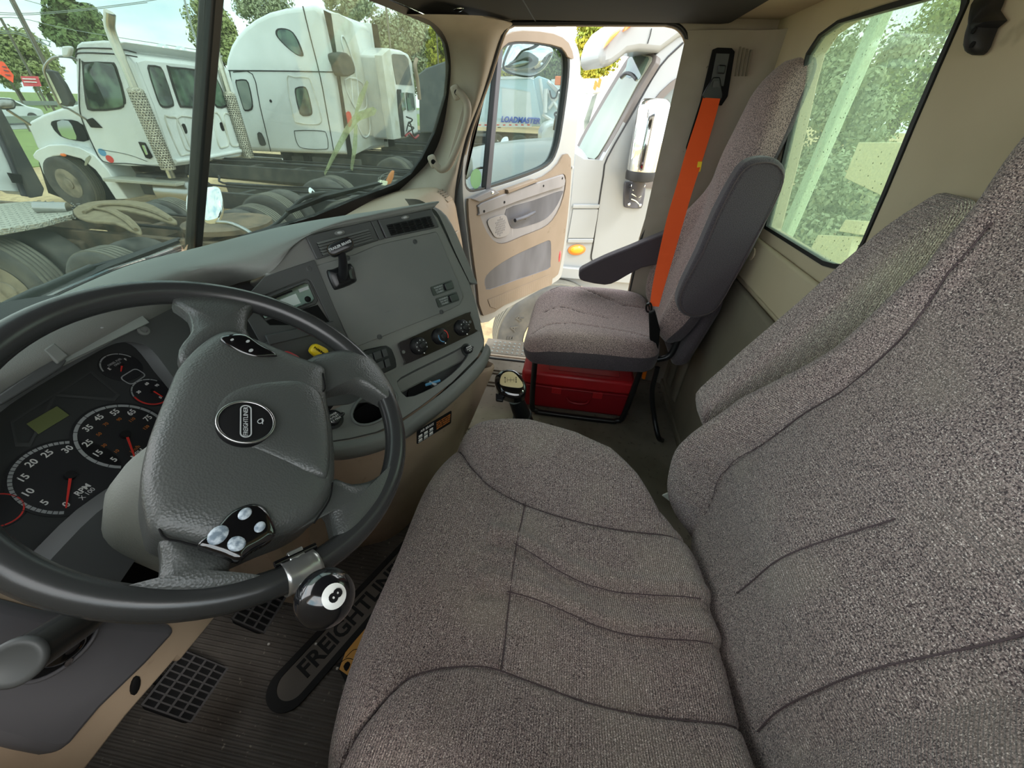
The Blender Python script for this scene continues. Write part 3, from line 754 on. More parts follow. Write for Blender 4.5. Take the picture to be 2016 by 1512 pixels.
# trailer brake lever
tb = thing('trailer_brake_lever', 'black T-handled trailer brake lever standing on the centre switch panel', 'lever', S(672, 545))
bq = [S(*p, .006) for p in ((643, 535), (655, 530), (690, 519), (700, 545), (699, 556), (665, 570), (655, 566))]
dome('base_plate', bq, SN, .012, .006, 'black_plastic', tb, smooth_n=3, rings=5)
prism('lever_slot', [S(*p, .0185) for p in ((662, 540), (685, 533), (690, 551), (668, 558))], SN*.002, 'matte_black', tb)
a0, a1 = S(675, 548, .012), PL(671, 488, LLp+SN*.075, SN)
st_pts = crom([a0, a0.lerp(a1, .5)+SN*.006, a1], 5)
tube('stem', st_pts, [.010-.003*i/(len(st_pts)-1) for i in range(len(st_pts))], 'black_plastic', tb, seg=10)
hc = PL(670, 485, LLp+SN*.078, SN); hx_ = (PL(695, 478, LLp+SN*.078, SN)-hc); tn = (CAM-hc).normalized(); tn = (tn+SU*.3).normalized()
hx_ = hx_-tn*hx_.dot(tn); hy_ = tn.cross(hx_).normalized()*.0095
rim_ = rrect(hc, hx_*1.02, hy_*1.15, .0108, 6)
dome('t_handle', rim_, tn, .004, .014, 'black_plastic', tb, smooth_n=1, rings=4)
plate('handle_trim', [p+tn*.0008 for p in rim_], [shrink([p+tn*.0008 for p in rim_], .0016, 0)], tn*.001, 'chrome', tb)
letter('lettering', 'TRAILER BRAKE', hc+tn*.0046, hx_, hy_ if hy_.z > 0 else -hy_, .0068, 'grey_print', tb, depth=.0003, bold=.0002, sx=.95)

# radio in its recess
rd = prism('radio', [S(*p, -.002) for p in ((487, 600), (508, 588), (600, 551), (607, 553), (624, 592), (620, 600), (540, 626), (505, 640))], SN*.008, 'dash_dark', dash, bevel=.002)
prism('radio_face', [S(*p, .0062) for p in ((500, 598), (599, 557), (606, 559), (618, 588), (615, 595), (520, 628))], SN*.003, 'gloss_black', rd, bevel=.001)
prism('display', [S(*p, .0095) for p in ((520, 603), (582, 578), (592, 597), (532, 618))], SN*.0008, 'radio_lcd', rd)
prism('disc_slot', [S(*p, .0095) for p in ((510, 596), (574, 571), (576, 574), (512, 600))], SN*.0006, 'matte_black', rd)
prism('silver_key', [S(*p, .0095) for p in ((587, 570), (606, 563), (608, 569), (590, 576))], SN*.001, 'grey_print', rd)
for k in range(6):
    x0, y0 = 540+k*11, 622-k*4.4
    prism('preset_key', [S(x0, y0, .0095), S(x0+8, y0-3.2, .0095), S(x0+9, y0-.4, .0095), S(x0+1, y0+2.8, .0095)], SN*.0015, 'rubber', rd)
dome('volume_knob', ell(S(606, 589, .0095), SR*.006, SU*.006, 14), SN, .005, .001, 'matte_black', rd, smooth_n=1, rings=3)
plate('radio_surround', [S(*p, .003) for p in ((470, 600), (520, 545), (618, 512), (655, 600), (690, 686), (640, 700), (560, 700), (520, 690))],
      [[S(*p, .003) for p in ((492, 598), (508, 586), (601, 549), (610, 552), (652, 640), (530, 640))]], SN*.004, 'dash_dark', dash, bevel=.001)
prism('open_cubby', [S(*p, .001) for p in ((500, 640), (625, 600), (652, 640), (530, 672))], SN*.0015, 'matte_black', dash)
prism('lower_face', [S(*p, .004) for p in ((470, 700), (540, 665), (655, 640), (690, 684), (745, 790), (640, 800), (520, 760))], SN*.008, 'dash_dark', dash, bevel=.002)
prism('lower_shelf_edge', [S(*p, .012) for p in ((520, 660), (655, 632), (663, 648), (530, 680))], SN*.006, 'dash_dark', dash, bevel=.002)

# parking brake knobs
def brake_knob(name, px, m, txt, s):
    c = S(*px, .03); d1 = (S(px[0]+14, px[1]+9, .03)-c).normalized(); d2 = SN.cross(d1).normalized()
    nrm = SN
    k_ = thing(name, s, 'knob', S(*px, .012))
    tube('shaft', [S(*px, .010), c], .008, 'black_plastic', k_, seg=12)
    o = [c+d1*a+d2*b for a, b in ((-.013, -.008), (0, -.012), (.014, -.012), (.019, -.003), (.019, .003), (.014, .012), (0, .012), (-.013, .008))]
    dome('push_pull_knob', o, SN, .006, .012, m, k_, smooth_n=3, rings=5)
    letter('lettering', txt, c+SN*.0066, d1, d2, .0058, 'matte_black', k_, depth=.0003, bold=.0002)
    return k_
brake_knob('parking_brake_knob', (627, 691), 'yellow', 'PARKING', 'yellow parking brake knob behind the steering wheel rim')
brake_knob('trailer_air_knob', (570, 706), 'red_knob', 'TRAILER', 'red trailer air supply knob peeking over the steering wheel hub')

# switch bank
sb = prism('switch_bank', crom([S(*p, .006) for p in ((690, 702), (748, 682), (765, 683), (773, 695), (779, 718), (770, 728), (700, 752))], 2, True), SN*.005, 'black_plastic', dash, bevel=.002)
for i in range(4):
    for j in range(2):
        x0, y0 = 700+i*16.5+j*5.5, 706-i*6+j*21
        w_ = 14 if i < 3 else 9
        prism('rocker_switch', [S(x0, y0, .0115), S(x0+w_, y0-w_*.36, .0115), S(x0+w_+4, y0-w_*.36+15, .0115), S(x0+4, y0+15, .0115)], SN*.005+SU*(.001 if j else -.001), 'dash_dark', sb, bevel=.0012)

# heater controls
hp_ = [S(*p, .006) for p in ((787, 674), (800, 668), (915, 617), (924, 620), (934, 648), (930, 657), (808, 713), (796, 712), (784, 682))]
hv = prism('heater_panel', crom(hp_, 2, True), SN*.004, 'gloss_black', dash, bevel=.0012)
for k, (x, y) in enumerate(((824, 681), (866, 662), (909, 645))):
    c = S(x, y, .010)
    kb = lathe('control_knob', c, SN, [(.0215, 0), (.0215, .006), (.019, .009), (.018, .013), (.0165, .015), (.009, .0155), (.0085, .020), (.007, .021), (0, .021)], 'rubber', hv, seg=28)
    if k == 1:
        for s0, s1, mm in ((150, 260, 'lblue'), (-40, 60, 'red_print')):
            o_ = ell(c+SN*.0156, SR*.0155, SU*.0155, 10, s0, s1); i_ = ell(c+SN*.0156, SR*.0135, SU*.0135, 10, s0, s1)
            prism('temperature_band', o_+i_[::-1], SN*.0004, mm, kb)
    else:
        for q in range(7):
            a = math.radians(-30+q*40); cc = c+SN*.0155+(SR*math.cos(a)+SU*math.sin(a))*.0145
            prism('icon', rrect(cc, SR*.0014, SU*.0014, .0005, 1), SN*.0003, 'grey_print', kb)
    prism('pointer', rrect(c+SN*.0135-SU*.019, SR*.0016, SU*.0016, .0008, 1), SN*.001, 'white_print', kb)
for p in ((794, 693), (925, 634)):
    lathe('panel_screw', S(*p, .010), SN, [(.0042, 0), (.004, .002), (.0025, .0025), (0, .001)], 'dash_panel', hv, seg=10)

# lower bin, cup holders, lip
TA = S(800, 718); TB_ = V((.697, .283, .555)); TN = SR.cross(TB_-TA).normalized()
if TN.z < 0: TN = -TN
T = lambda x, y, o=0: PL(x, y, TA+TN*o, TN)
binh = crom([T(*p) for p in ((783, 758), (790, 742), (850, 712), (895, 690), (918, 678), (926, 690), (906, 722), (870, 752), (835, 772), (800, 782))], 2, True)
cup = ell(T(738, 800), (T(779, 786)-T(738, 800)), (T(736, 832)-T(738, 800)), 24)
shelf = [T(*p) for p in ((640, 815), (690, 790), (745, 750), (800, 716), (880, 680), (945, 652), (953, 676), (940, 702), (890, 752), (830, 798), (780, 832), (740, 850), (690, 862), (650, 868), (600, 860), (600, 830))]
plate('lower_shelf', shelf, [binh, cup], -TN*.012, 'dash', dash, bevel=.003)
prism('bin_floor', [p-TN*.045 for p in binh], -TN*.004, 'dash_dark', dash)
v, f = join_vf([grid_vf([[p-TN*.004 for p in l]+[l[0]-TN*.004], [p-TN*.046 for p in l]+[l[0]-TN*.046]]) for l in (binh,)])
mobj('bin_wall', v, f, 'dash_dark', dash, smooth=True, solid=.002)
v, f = grid_vf([[p-TN*.004 for p in cup]+[cup[0]-TN*.004], [p-TN*.07 for p in cup]+[cup[0]-TN*.07]]); mobj('cup_wall', v, f, 'rubber', dash, smooth=True, solid=.002)
prism('cup_floor', [p-TN*.07 for p in cup], -TN*.004, 'matte_black', dash)
tube('cup_ring', [p+TN*.002 for p in ell(T(738, 800), (T(779, 786)-T(738, 800))*1.04, (T(736, 832)-T(738, 800))*1.04, 28)], .003, 'dash_panel', dash, closed=True, seg=8)
cup2 = ell(T(828, 772, -.03), SR*.034, TN.cross(SR).normalized()*.026, 20)
prism('cup_cutout', cup2, TN*.0022-TN*.014, 'matte_black', dash)
tube('bin_divider', [T(845, 752, -.012), T(868, 762, -.012)], .0035, 'grey_print', dash, seg=6)
tube('bin_divider', [T(838, 758, -.012), T(866, 749, -.012)], .0035, 'lblue', dash, seg=6)
# power outlets
def outlet(name, c, n, r, txt):
    kb = lathe(name, c, n, [(r*1.5, 0), (r*1.5, .002), (r*1.05, .003), (r, .012), (r*.85, .014), (0, .014)], 'black_plastic', dash, seg=20)
    dome('tab', ell(c+SR*r*1.4-TN*0+n*.004, SR*r*.5, n.cross(SR).normalized()*r*.3, 10), n, .003, .002, 'black_plastic', kb, smooth_n=1, rings=3)
    letter('lettering', txt, c+n*.0144, SR, n.cross(SR), r*.42, 'white_print', kb, depth=.0003)
outlet('power_outlet', S(919, 689, .012), (SN*.5+TN*.5).normalized(), .012, 'POWER\nOUTLET\n12 V')
outlet('power_outlet', T(655, 826, .004), TN, .014, 'POWER\nOUTLET\n12 V MAX')
# screws / marks skipped; front lip of the shelf
lipc = [(600, 862), (650, 870), (700, 864), (745, 852), (785, 834), (835, 800), (892, 755), (942, 705), (956, 676)]
row0 = [T(*p) for p in lipc]
row1 = [p+V((-.010, -.014, -.006)) for p in row0]; row2 = [p+V((-.012, -.016, -.030)) for p in row0]; row3 = [p+V((.004, .006, -.058)) for p in row0]
row4 = [p+V((.03, .05, -.062)) for p in row0]
loft('shelf_lip', [row0, row1, row2, row3, row4], 'dash', dash, n=4, across=4)

# beige lower console
top_ = [p+V((.008, .012, -.055)) for p in [T(560, 845)]+row0]
bot = [V((.50, .62, 0)), V((.575, .60, 0)), V((.62, .53, 0)), V((.66, .46, 0)), V((.72, .42, 0)), V((.80, .395, 0)), V((.88, .375, 0)), V((.96, .36, 0)), V((1.04, .36, 0)), V((1.09, .42, 0))]
rows = []
for a, b in zip(top_, bot):
    rows.append([a, a+V((0, 0, -.03)), a.lerp(b, .35)+V((-.008, -.015, 0)), a.lerp(b, .7)+V((-.01, -.015, 0)), b])
rows.append([V((1.15, .75, .5)), V((1.15, .75, .45)), V((1.15, .75, .3)), V((1.15, .75, .15)), V((1.15, .75, 0))])
loft('beige_console', rows, 'tan', dash, n=4, across=4)
# seam across the beige console, left end cover
tube('console_seam', crom([rows[i][2]+V((-.004, -.006, .02)) for i in range(0, 5)], 4), .0022, 'lower_grey', dash, seg=6)
mobj('console_left_end', *bb(.42, .56, .60, .95, 0, .55), 'tan', dash, bevel=.02)
mobj('firewall_carpet', *bb(-.06, 1.80, .98, 1.03, 0, .68), 'matte_black', dash)
# warning plate on the console
pn = V((-.44, -.897, .02)).normalized(); pc = P(848, 836, d=(T(800, 822)-CAM).dot(fwd)+.008)
wx = (PL(882, 810, pc, pn)-PL(814, 850, pc, pn))*.5; wy = (PL(814, 850, pc, pn)-PL(814, 876, pc, pn))*.5
pc = pc+pn*.012
wp_ = prism('instruction_plate', rrect(pc, wx, wy, .003, 2), pn*.0015, 'matte_black', dash)
letter('plate_heading', 'AIR BRAKE', pc+pn*.0018-wx*.45+wy*.62, wx, wy, .0085, 'white_print', wp_, depth=.0002)
letter('plate_text', 'PARK WITH CARE\nSET BOTH VALVES\nCHECK PRESSURE\nBEFORE DRIVING', pc+pn*.0018+wx*.5+wy*.0, wx, wy, .0058, 'orange_print', wp_, depth=.0002)
for i in range(3):
    for j in range(2):
        c = pc+pn*.0018-wx*(.82-.30*i)+wy*(.05-.6*j)
        prism('pictogram', rrect(c, wx*.10, wy*.13, .001, 1), pn*.0003, 'white_print', wp_)
        prism('pictogram', rrect(c-wy*.26, wx*.12, wy*.08, .001, 1), pn*.0003, 'grey_print', wp_)

# face around the instruments, gauge plate
hole = crom([K(*p) for p in ((-60, 870), (0, 812), (60, 770), (140, 722), (208, 684), (240, 674), (272, 676), (300, 690), (335, 735), (372, 790), (360, 870), (300, 930), (190, 1010), (105, 1096), (60, 1140), (-60, 1180))], 3, True)
outer = [K(*p) for p in ((-110, 830), (0, 772), (100, 706), (215, 640), (300, 603), (430, 570), (520, 548), (560, 640), (560, 900), (330, 1010), (200, 1200), (-110, 1290))]
plate('instrument_surround', outer, [hole], V((0, .03, 0)), 'dash_dark', dash, bevel=.004)
hz = [Q(*p, -.002) for p in ((-160, 900), (0, 760), (180, 660), (330, 640), (420, 780), (400, 900), (300, 960), (180, 1050), (90, 1150), (-160, 1250))]
prism('gauge_plate', hz, -QN*.01, 'cluster', dash)
# hood walls between the two planes
hc0 = sum(hole, V())/len(hole)
def hd(h): return h+V((0, .12, 0))+(h-hc0).normalized()*.075
v, f = grid_vf([[p for p in hole]+[hole[0]], [hd(h) for h in hole]+[hd(hole[0])]]); mobj('hood_wall', v, f, 'dash_dark', dash, smooth=True)
# closed louvres and rails above the cluster
for (a, b, m_) in (((100, 682), (262, 606), 'galv'), ((106, 694), (272, 618), 'dash_panel'), ((113, 707), (284, 628), 'galv')):  # sky sheen on the slats put into their lighter colours
    A_, B_ = K(*a, .006), K(*b, .006); dd = V((0, .004, .0075))
    prism('demister_slat', [A_-dd, B_-dd, B_+dd, A_+dd], KN*.004, m_, dash, bevel=.001)
dome('demister_tab', [K(*p, .012) for p in ((172, 648), (215, 630), (218, 638), (205, 652), (188, 656), (176, 654))], KN, .004, .002, 'grey_print', dash, smooth_n=2, rings=3)
prism('rail', [K(*p, .006) for p in ((-20, 790), (105, 705), (128, 712), (118, 728), (0, 800))], KN*.008, 'dash_dark', dash, bevel=.002)
prism('rail', [K(*p, .006) for p in ((78, 695), (100, 680), (130, 706), (108, 722))], KN*.012, 'dash_panel', dash, bevel=.002)
lathe('cluster_screw', K(281, 651, .0), KN, [(.0085, 0), (.0085, .003), (.005, .004), (.0045, .0015), (0, .001)], 'dash_panel', dash, seg=16)

GR_ = V((1, .06, 0)); GR_ = (GR_-QN*GR_.dot(QN)).normalized(); GU = QN.cross(GR_).normalized()
if GU.z < 0: GU = -GU
def px_to_gauge(c, px, r):          # angle of a picture point seen on the dial
    q = Q(*px)-c; return math.degrees(math.atan2(q.dot(GU), q.dot(GR_)))
def gauge(c, R_, a_start, a_end, nums, nr, nsize, ticks, name, mband='grey_print', face=None, step=None):
    g = lathe(name, c+QN*.0, QN, [(R_*1.06, -.001), (R_*1.06, .001), (R_*1.02, .0012), (0, .0012)], face or 'gauge_face', dash, seg=40)
    o_ = ell(c+QN*.0013, GR_*R_, GU*R_, 36, a_start, a_end); i_ = ell(c+QN*.0013, GR_*R_*.925, GU*R_*.925, 36, a_start, a_end)
    if mband:
        v, f = grid_vf([o_, i_]); mobj('scale_band', v, f, mband, g, solid=.0003)
    tk = []
    for k in range(ticks+1):
        a = math.radians(a_start+(a_end-a_start)*k/ticks); d_ = GR_*math.cos(a)+GU*math.sin(a); e_ = GR_*-math.sin(a)+GU*math.cos(a)
        ln = .90 if k % 5 else .84
        tk.append(prism_vf([c+QN*.0016+d_*R_*ln-e_*.0004, c+QN*.0016+d_*R_*1.0-e_*.0004, c+QN*.0016+d_*R_*1.0+e_*.0004, c+QN*.0016+d_*R_*ln+e_*.0004], QN*.0003))
    v, f = join_vf(tk); mobj('tick_marks', v, f, 'gauge_face', g, kind='stuff')
    for s, a in nums:
        a = math.radians(a); letter('numeral', s, c+QN*.0016+(GR_*math.cos(a)+GU*math.sin(a))*R_*nr, GR_, GU, nsize, 'white_print', g, depth=.0002, bold=.0002)
    return g
def needle(g, c, ang, l, R_, m='needle', w=.0018):
    a = math.radians(ang); d_ = GR_*math.cos(a)+GU*math.sin(a); e_ = GR_*-math.sin(a)+GU*math.cos(a)
    prism('needle', [c+QN*.006-d_*l*.12-e_*w, c+QN*.006+d_*l-e_*w*.4, c+QN*.006+d_*l+e_*w*.4, c+QN*.006-d_*l*.12+e_*w], QN*.0012, m, g)
    lathe('needle_cap', c+QN*.0015, QN, [(R_*.12, 0), (R_*.11, .006), (0, .006)], 'rubber', g, seg=16)
tc_ = Q(137, 938); RT = .0545
a0 = px_to_gauge(tc_, (137, 873), RT); a1 = px_to_gauge(tc_, (126, 1012), RT)
a1 = a1 if a1 > a0 else a1+360
nums = []
for s, p in (('30', (133, 888)), ('25', (94, 895)), ('20', (63, 913)), ('15', (50, 942)), ('10', (57, 970)), ('5', (85, 993)), ('0', (130, 998))):
    nums.append((s, px_to_gauge(tc_, p, RT)))
g = gauge(tc_, RT, a0, a1, nums, .76, .0115, 30, 'tachometer')
needle(g, tc_, px_to_gauge(tc_, (127, 1008), RT), .048, RT)
letter('lettering', 'RPM', Q(163, 964, .0016), GR_, GU, .010, 'white_print', g, depth=.0002, bold=.0002)
letter('lettering', 'X 100', Q(172, 972, .0016), GR_, GU, .008, 'white_print', g, depth=.0002)
sc2 = Q(246, 858); RS = .056
a0 = px_to_gauge(sc2, (318, 850), RS); a1 = px_to_gauge(sc2, (238, 922), RS); a1 = a1 if a1 > a0 else a1+360
nums = []
for s, p in (('75', (283, 830)), ('65', (257, 818)), ('55', (227, 815)), ('45', (197, 825)), ('35', (179, 845)), ('25', (179, 872)), ('15', (192, 894)), ('5', (223, 908)), ('85', (294, 852))):
    nums.append((s, px_to_gauge(sc2, p, RS)))
g2 = gauge(sc2, RS, a0, a1, nums, .76, .0115, 17, 'speedometer')
for s, p in (('130', (278, 846)), ('110', (258, 831)), ('90', (234, 826)), ('70', (208, 836)), ('50', (197, 856)), ('30', (203, 879)), ('10', (227, 893))):
    a = math.radians(px_to_gauge(sc2, p, RS)); letter('numeral', s, sc2+QN*.0016+(GR_*math.cos(a)+GU*math.sin(a))*RS*.52, GR_, GU, .0065, 'orange_print', g2, depth=.0002)
letter('lettering', 'km/h', Q(266, 884, .0016), GR_, GU, .0075, 'orange_print', g2, depth=.0002)
letter('lettering', 'MPH', Q(271, 893, .0016), GR_, GU, .0095, 'white_print', g2, depth=.0002, bold=.0002)
needle(g2, sc2, px_to_gauge(sc2, (264, 908), RS), .047, RS)
c3 = Q(297, 772); g3 = gauge(c3, .026, 20, 160, [('60', 60), ('30', 140), ('0', 270), ('90', 10)], .62, .006, 6, 'air_pressure_gauge')
o_ = ell(c3+QN*.0013, GR_*.026, GU*.026, 24, 160, 280); i_ = ell(c3+QN*.0013, GR_*.0235, GU*.0235, 24, 160, 280); v, f = grid_vf([o_, i_]); mobj('red_zone', v, f, 'red_print', g3, solid=.0003)
needle(g3, c3, 270, .018, .026, w=.0012)
c4 = Q(238, 722); g4 = gauge(c4, .026, 10, 165, [('E', 160), ('F', 20)], .62, .006, 4, 'fuel_gauge')
needle(g4, c4, 215, .014, .026, w=.0014)
letter('lettering', 'DIESEL FUEL\nONLY', c4+GU*.008+QN*.0018, GR_, GU, .0045, 'grey_print', g4, depth=.0002)
c5 = Q(262, 742); plate('coolant_outline', rrect(c5+QN*.0012, GR_*.016, GU*.010, .006, 3), [rrect(c5+QN*.0012, GR_*.0145, GU*.0085, .005, 3)], QN*.0004, 'grey_print', dash)
prism('odometer_display', [Q(*p, .001) for p in ((52, 835), (112, 800), (136, 818), (76, 855))], QN*.001, 'lcd', dash)
g5 = gauge(Q(-6, 1005), .022, 0, 359, [], .6, .006, 6, 'red_edge_gauge', mband='red_print')
mobj('display_frame', *plate_vf([Q(*p, .001) for p in ((20, 830), (180, 730), (236, 778), (225, 790), (110, 780), (60, 880), (30, 880))], [[Q(*p, .001) for p in ((26, 832), (178, 735), (228, 776), (222, 784), (106, 775), (57, 872), (34, 872))]], QN*.0006), 'dash_dark', dash)

# passenger side of the dash, beige
pb = [V((1.10, .62, .80)), V((1.30, .60, .815)), V((1.55, .585, .835)), V((1.70, .57, .845)), V((1.785, .575, .845))]
rows = []
for q in pb:
    rows.append([V((q.x, q.y+.22, q.z-.02)), V((q.x, q.y+.05, q.z+.004)), q, V((q.x, q.y-.045, q.z-.035)), V((q.x, q.y-.065, q.z-.10)), V((q.x, q.y-.09, q.z-.36)), V((q.x, q.y-.03, q.z-.62))])
loft('passenger_dash', rows, 'tan_door', dash, n=4, across=4)
pd = thing('glovebox_lid', 'beige glovebox lid on the passenger side of the dashboard', 'glovebox', V((1.5, .5, .6)))
prism('lid', rrect(V((1.45, .497, .62)), V((.26, 0, 0)), V((0, -.010, .085)), .03, 4), V((0, -.012, 0)), 'tan_door', pd, bevel=.006)
prism('latch', rrect(V((1.45, .484, .685)), V((.03, 0, 0)), V((0, -.002, .012)), .006, 3), V((0, -.006, 0)), 'tan', pd, bevel=.002)
pv = prism('side_vent', rrect(V((1.73, .545, .822)), V((.035, 0, 0)), V((0, .022, .016)), .006, 3), V((0, -.004, .006)), 'tan_door', dash, bevel=.002)
for k in range(4):
    q = V((1.73, .533+k*.009, .823+k*.0065)); prism('slat', [q+V((-.028, 0, 0)), q+V((.028, 0, 0)), q+V((.028, .003, .004)), q+V((-.028, .003, .004))], V((0, -.002, .003)), 'rearwall_low', pv)
# dark wiper-motor cap at the corner
dome('corner_cap', [P(*p, x=1.74) for p in ((772, 396), (780, 384), (795, 374), (806, 384), (812, 396))], (-1, -.4, .3), .015, .01, 'dash_dark', dash, smooth_n=3, rings=4)

# left end: side panel with headlamp dial
lo = crom([P(*p, y=.50) for p in ((-60, 1150), (0, 1178), (100, 1205), (190, 1216), (340, 1230), (352, 1242), (290, 1310), (200, 1398), (142, 1468), (120, 1486), (92, 1490), (40, 1480), (-60, 1455))], 1, True)
prism('side_panel', lo, (0, .05, 0), 'lower_grey', dash, bevel=.012, seg=3)
lo2 = [P(*p, y=.515) for p in ((-60, 1150), (60, 1180), (300, 1200), (430, 1210), (352, 1306), (345, 1300), (250, 1410), (185, 1495), (150, 1540), (60, 1560), (-60, 1530))]
prism('beige_edge', lo2, (0, .10, 0), 'tan', dash, bevel=.012, seg=3)
kc = P(112, 1275, y=.495); kx = P(186, 1262, y=.495)-kc; kz = V((.1, 0, 1)).normalized()*(kx.length*.66); kx = V((kx.length, 0, -.012))*.80
hd = prism('dial_recess', ell(kc, kx, kz, 28), (0, -.003, 0), 'matte_black', dash)
tube('dial_ring', ell(kc+V((0, -.004, 0)), kx, kz, 28), .0022, 'lower_grey', dash, closed=True, seg=8)
dome('headlamp_dial', ell(kc+V((.0, -.004, 0)), kx*.62, kz*.62, 20), (0, -1, 0), .016, .002, 'gloss_black', dash, smooth_n=1, rings=5)
lathe('dial_screw', kc+V((-.006, -.006, -kz.z*.75)), (0, -1, 0), [(.004, 0), (.004, .002), (0, .002)], 'chrome', dash, seg=10)
for p in ((268, 1350),): dome('knee_screw', ell(P(*p, y=.512), V((.008, 0, .010)), V((-.003, 0, .006)), 12), (0, -1, 0), .002, .004, 'matte_black', dash, smooth_n=1, rings=3)
# ------------------------------------------------------------------ steering wheel
WC = V((.317, .392, .819)); WN = V((-.030, -.561, .827)).normalized()
Wp = lambda x, y, o=0: PL(x, y, WC+WN*o, WN)
WXx = (V((1, 0, 0))-WN*WN.x).normalized(); WY = WN.cross(WXx)
sw = thing('steering_wheel', 'large black four-spoke steering wheel with worn leather hub and oval badge', 'steering wheel', WC)
RR = .2125
circ = [WC+WXx*math.cos(a)*RR+WY*math.sin(a)*RR for a in [2*math.pi*k/96 for k in range(96)]]
v, f = [], []
tr = .0165
for i in range(96):
    a = 2*math.pi*i/96; d_ = WXx*math.cos(a)+WY*math.sin(a)
    for k in range(16):
        b = 2*math.pi*k/16; v.append(circ[i]+d_*math.cos(b)*tr*.92+WN*math.sin(b)*tr)
f = [(i*16+k, i*16+(k+1) % 16, ((i+1) % 96)*16+(k+1) % 16, ((i+1) % 96)*16+k) for i in range(96) for k in range(16)]
mobj('rim', v, f, 'rim_leather', sw, smooth=True)
# hub pad
hub = [Wp(*p, .012) for p in ((372, 706), (395, 685), (420, 668), (450, 660), (490, 672), (540, 692), (590, 712), (632, 728), (638, 748), (640, 790), (650, 850), (655, 905), (654, 950), (642, 985), (620, 1018), (580, 1045), (520, 1068), (468, 1090), (440, 1098), (400, 1082), (355, 1068), (300, 1056), (284, 1020), (275, 960), (285, 895), (305, 835), (330, 775), (348, 735))]
dome('hub_pad', hub, WN, .028, .05, 'leather', sw, smooth_n=3, rings=14, p=3.2)
seampx = [(446, 664), (400, 694), (366, 740), (338, 800), (318, 860), (306, 930), (308, 1000), (320, 1054), (355, 1066), (392, 1076)]
tube('cover_seam', crom([Wp(*p, .024) for p in seampx], 4), .0012, 'matte_black', sw, seg=6)
tube('cover_seam', crom([Wp(*p, .030) for p in ((636, 735), (640, 765), (632, 772))], 4), .0010, 'matte_black', sw, seg=6)
tube('cover_seam', crom([Wp(*p, .026) for p in ((655, 950), (648, 985), (618, 1030))], 4), .0010, 'matte_black', sw, seg=6)
lobe = [Wp(*p, .033) for p in ((418, 850), (412, 820), (430, 785), (470, 762), (530, 752), (590, 752), (625, 770), (640, 810), (648, 870), (645, 935), (620, 938), (560, 918), (500, 896), (450, 880))]
dome('hub_inner_pad', lobe, WN, .012, .012, 'leather', sw, smooth_n=4, rings=10, p=2.6)
# spokes
def spoke(pts, o, th=.018, h=.006):
    dome('spoke', [Wp(*p, o) for p in pts], WN, h, th, 'leather', sw, smooth_n=3, rings=6)
spoke([(366, 718), (352, 690), (376, 655), (372, 620), (340, 590), (420, 578), (505, 592), (492, 615), (486, 650), (500, 690), (440, 700)], .0, .016, .012)
spoke([(600, 712), (680, 690), (730, 705), (775, 770), (778, 800), (750, 790), (700, 765), (650, 772), (636, 770)], .004, .016, .018)
spoke([(640, 948), (690, 955), (735, 945), (770, 915), (790, 900), (775, 970), (735, 1030), (690, 1080), (660, 1080), (655, 1050), (640, 1010), (600, 1040), (560, 1050)], .002, .016, .016)
spoke([(318, 1050), (400, 1075), (455, 1095), (450, 1118), (465, 1138), (540, 1140), (480, 1165), (400, 1180), (300, 1180), (220, 1165), (280, 1160), (310, 1140), (316, 1100)], .002, .016, .016)
# switch pods
def pod(pts, o, name):
    return dome(name, [Wp(*p, o) for p in pts], WN, .005, .010, 'gloss_black', sw, smooth_n=3, rings=6)
p1 = pod([(434, 668), (445, 660), (480, 658), (515, 680), (545, 698), (535, 702), (500, 703), (465, 690)], .036, 'switch_pod')
p2 = pod([(390, 1070), (425, 1040), (455, 1008), (490, 993), (515, 996), (532, 1015), (543, 1048), (530, 1065), (495, 1085), (470, 1103), (440, 1092), (410, 1082)], .037, 'switch_pod')
for p, r in (((457, 669), .0025), ((494, 690), .0035), ((488, 672), .003)):
    prism('icon', ell(Wp(*p, .0415), WXx*r, WY*r*.6, 8), WN*.0004, 'grey_print', p1)
for p, rx, ry in (((482, 1012), .0075, .0055), ((430, 1053), .010, .008), ((466, 1070), .0075, .008), ((511, 1038), .0065, .005)):
    dome('worn_button', ell(Wp(*p, .0405), WXx*rx, WY*ry, 16), WN, .003, .003, 'worn', p2, smooth_n=1, rings=4)
# oval badge
bc = Wp(485, 831, .050)
ex_ = (Wp(539, 826, .050)-bc); ex_ = WXx*ex_.length*.98; ey_ = WY*.0275
lathe_pts = ell(bc, ex_, ey_, 36)
bd = dome('horn_button', lathe_pts, WN, .003, .014, 'matte_black', sw, smooth_n=1, rings=5)
tube('badge_bezel', ell(bc+WN*.0008, ex_, ey_, 40), .0016, 'metal', sw, closed=True, seg=8)
bt = Wp(484, 829, .0535); slab = WN*.0006
up_ = (Wp(484, 800, .05)-Wp(484, 858, .05)).normalized(); sd = WN.cross(up_)
ro = rrect(bt, up_*.0215, sd*.0056, .0053, 5); ri = rrect(bt, up_*.0203, sd*.0044, .0042, 5)
plate('badge_ring', ro, [ri], WN*.0008, 'grey_print', bd)
letter('lettering', 'FREIGHTLINER', bt+WN*.0003, up_, WN.cross(up_), .0064, 'grey_print', bd, depth=.0003, sx=.92)
hn = Wp(513, 829, .0535)
tube('horn_icon', ell(hn, WXx*.0035, WY*.0025, 10), .0005, 'grey_print', bd, closed=True, seg=5)
tube('horn_icon', [hn-WXx*.002-WY*.004, hn+WXx*.004+WY*.001], .0005, 'grey_print', bd, seg=5)

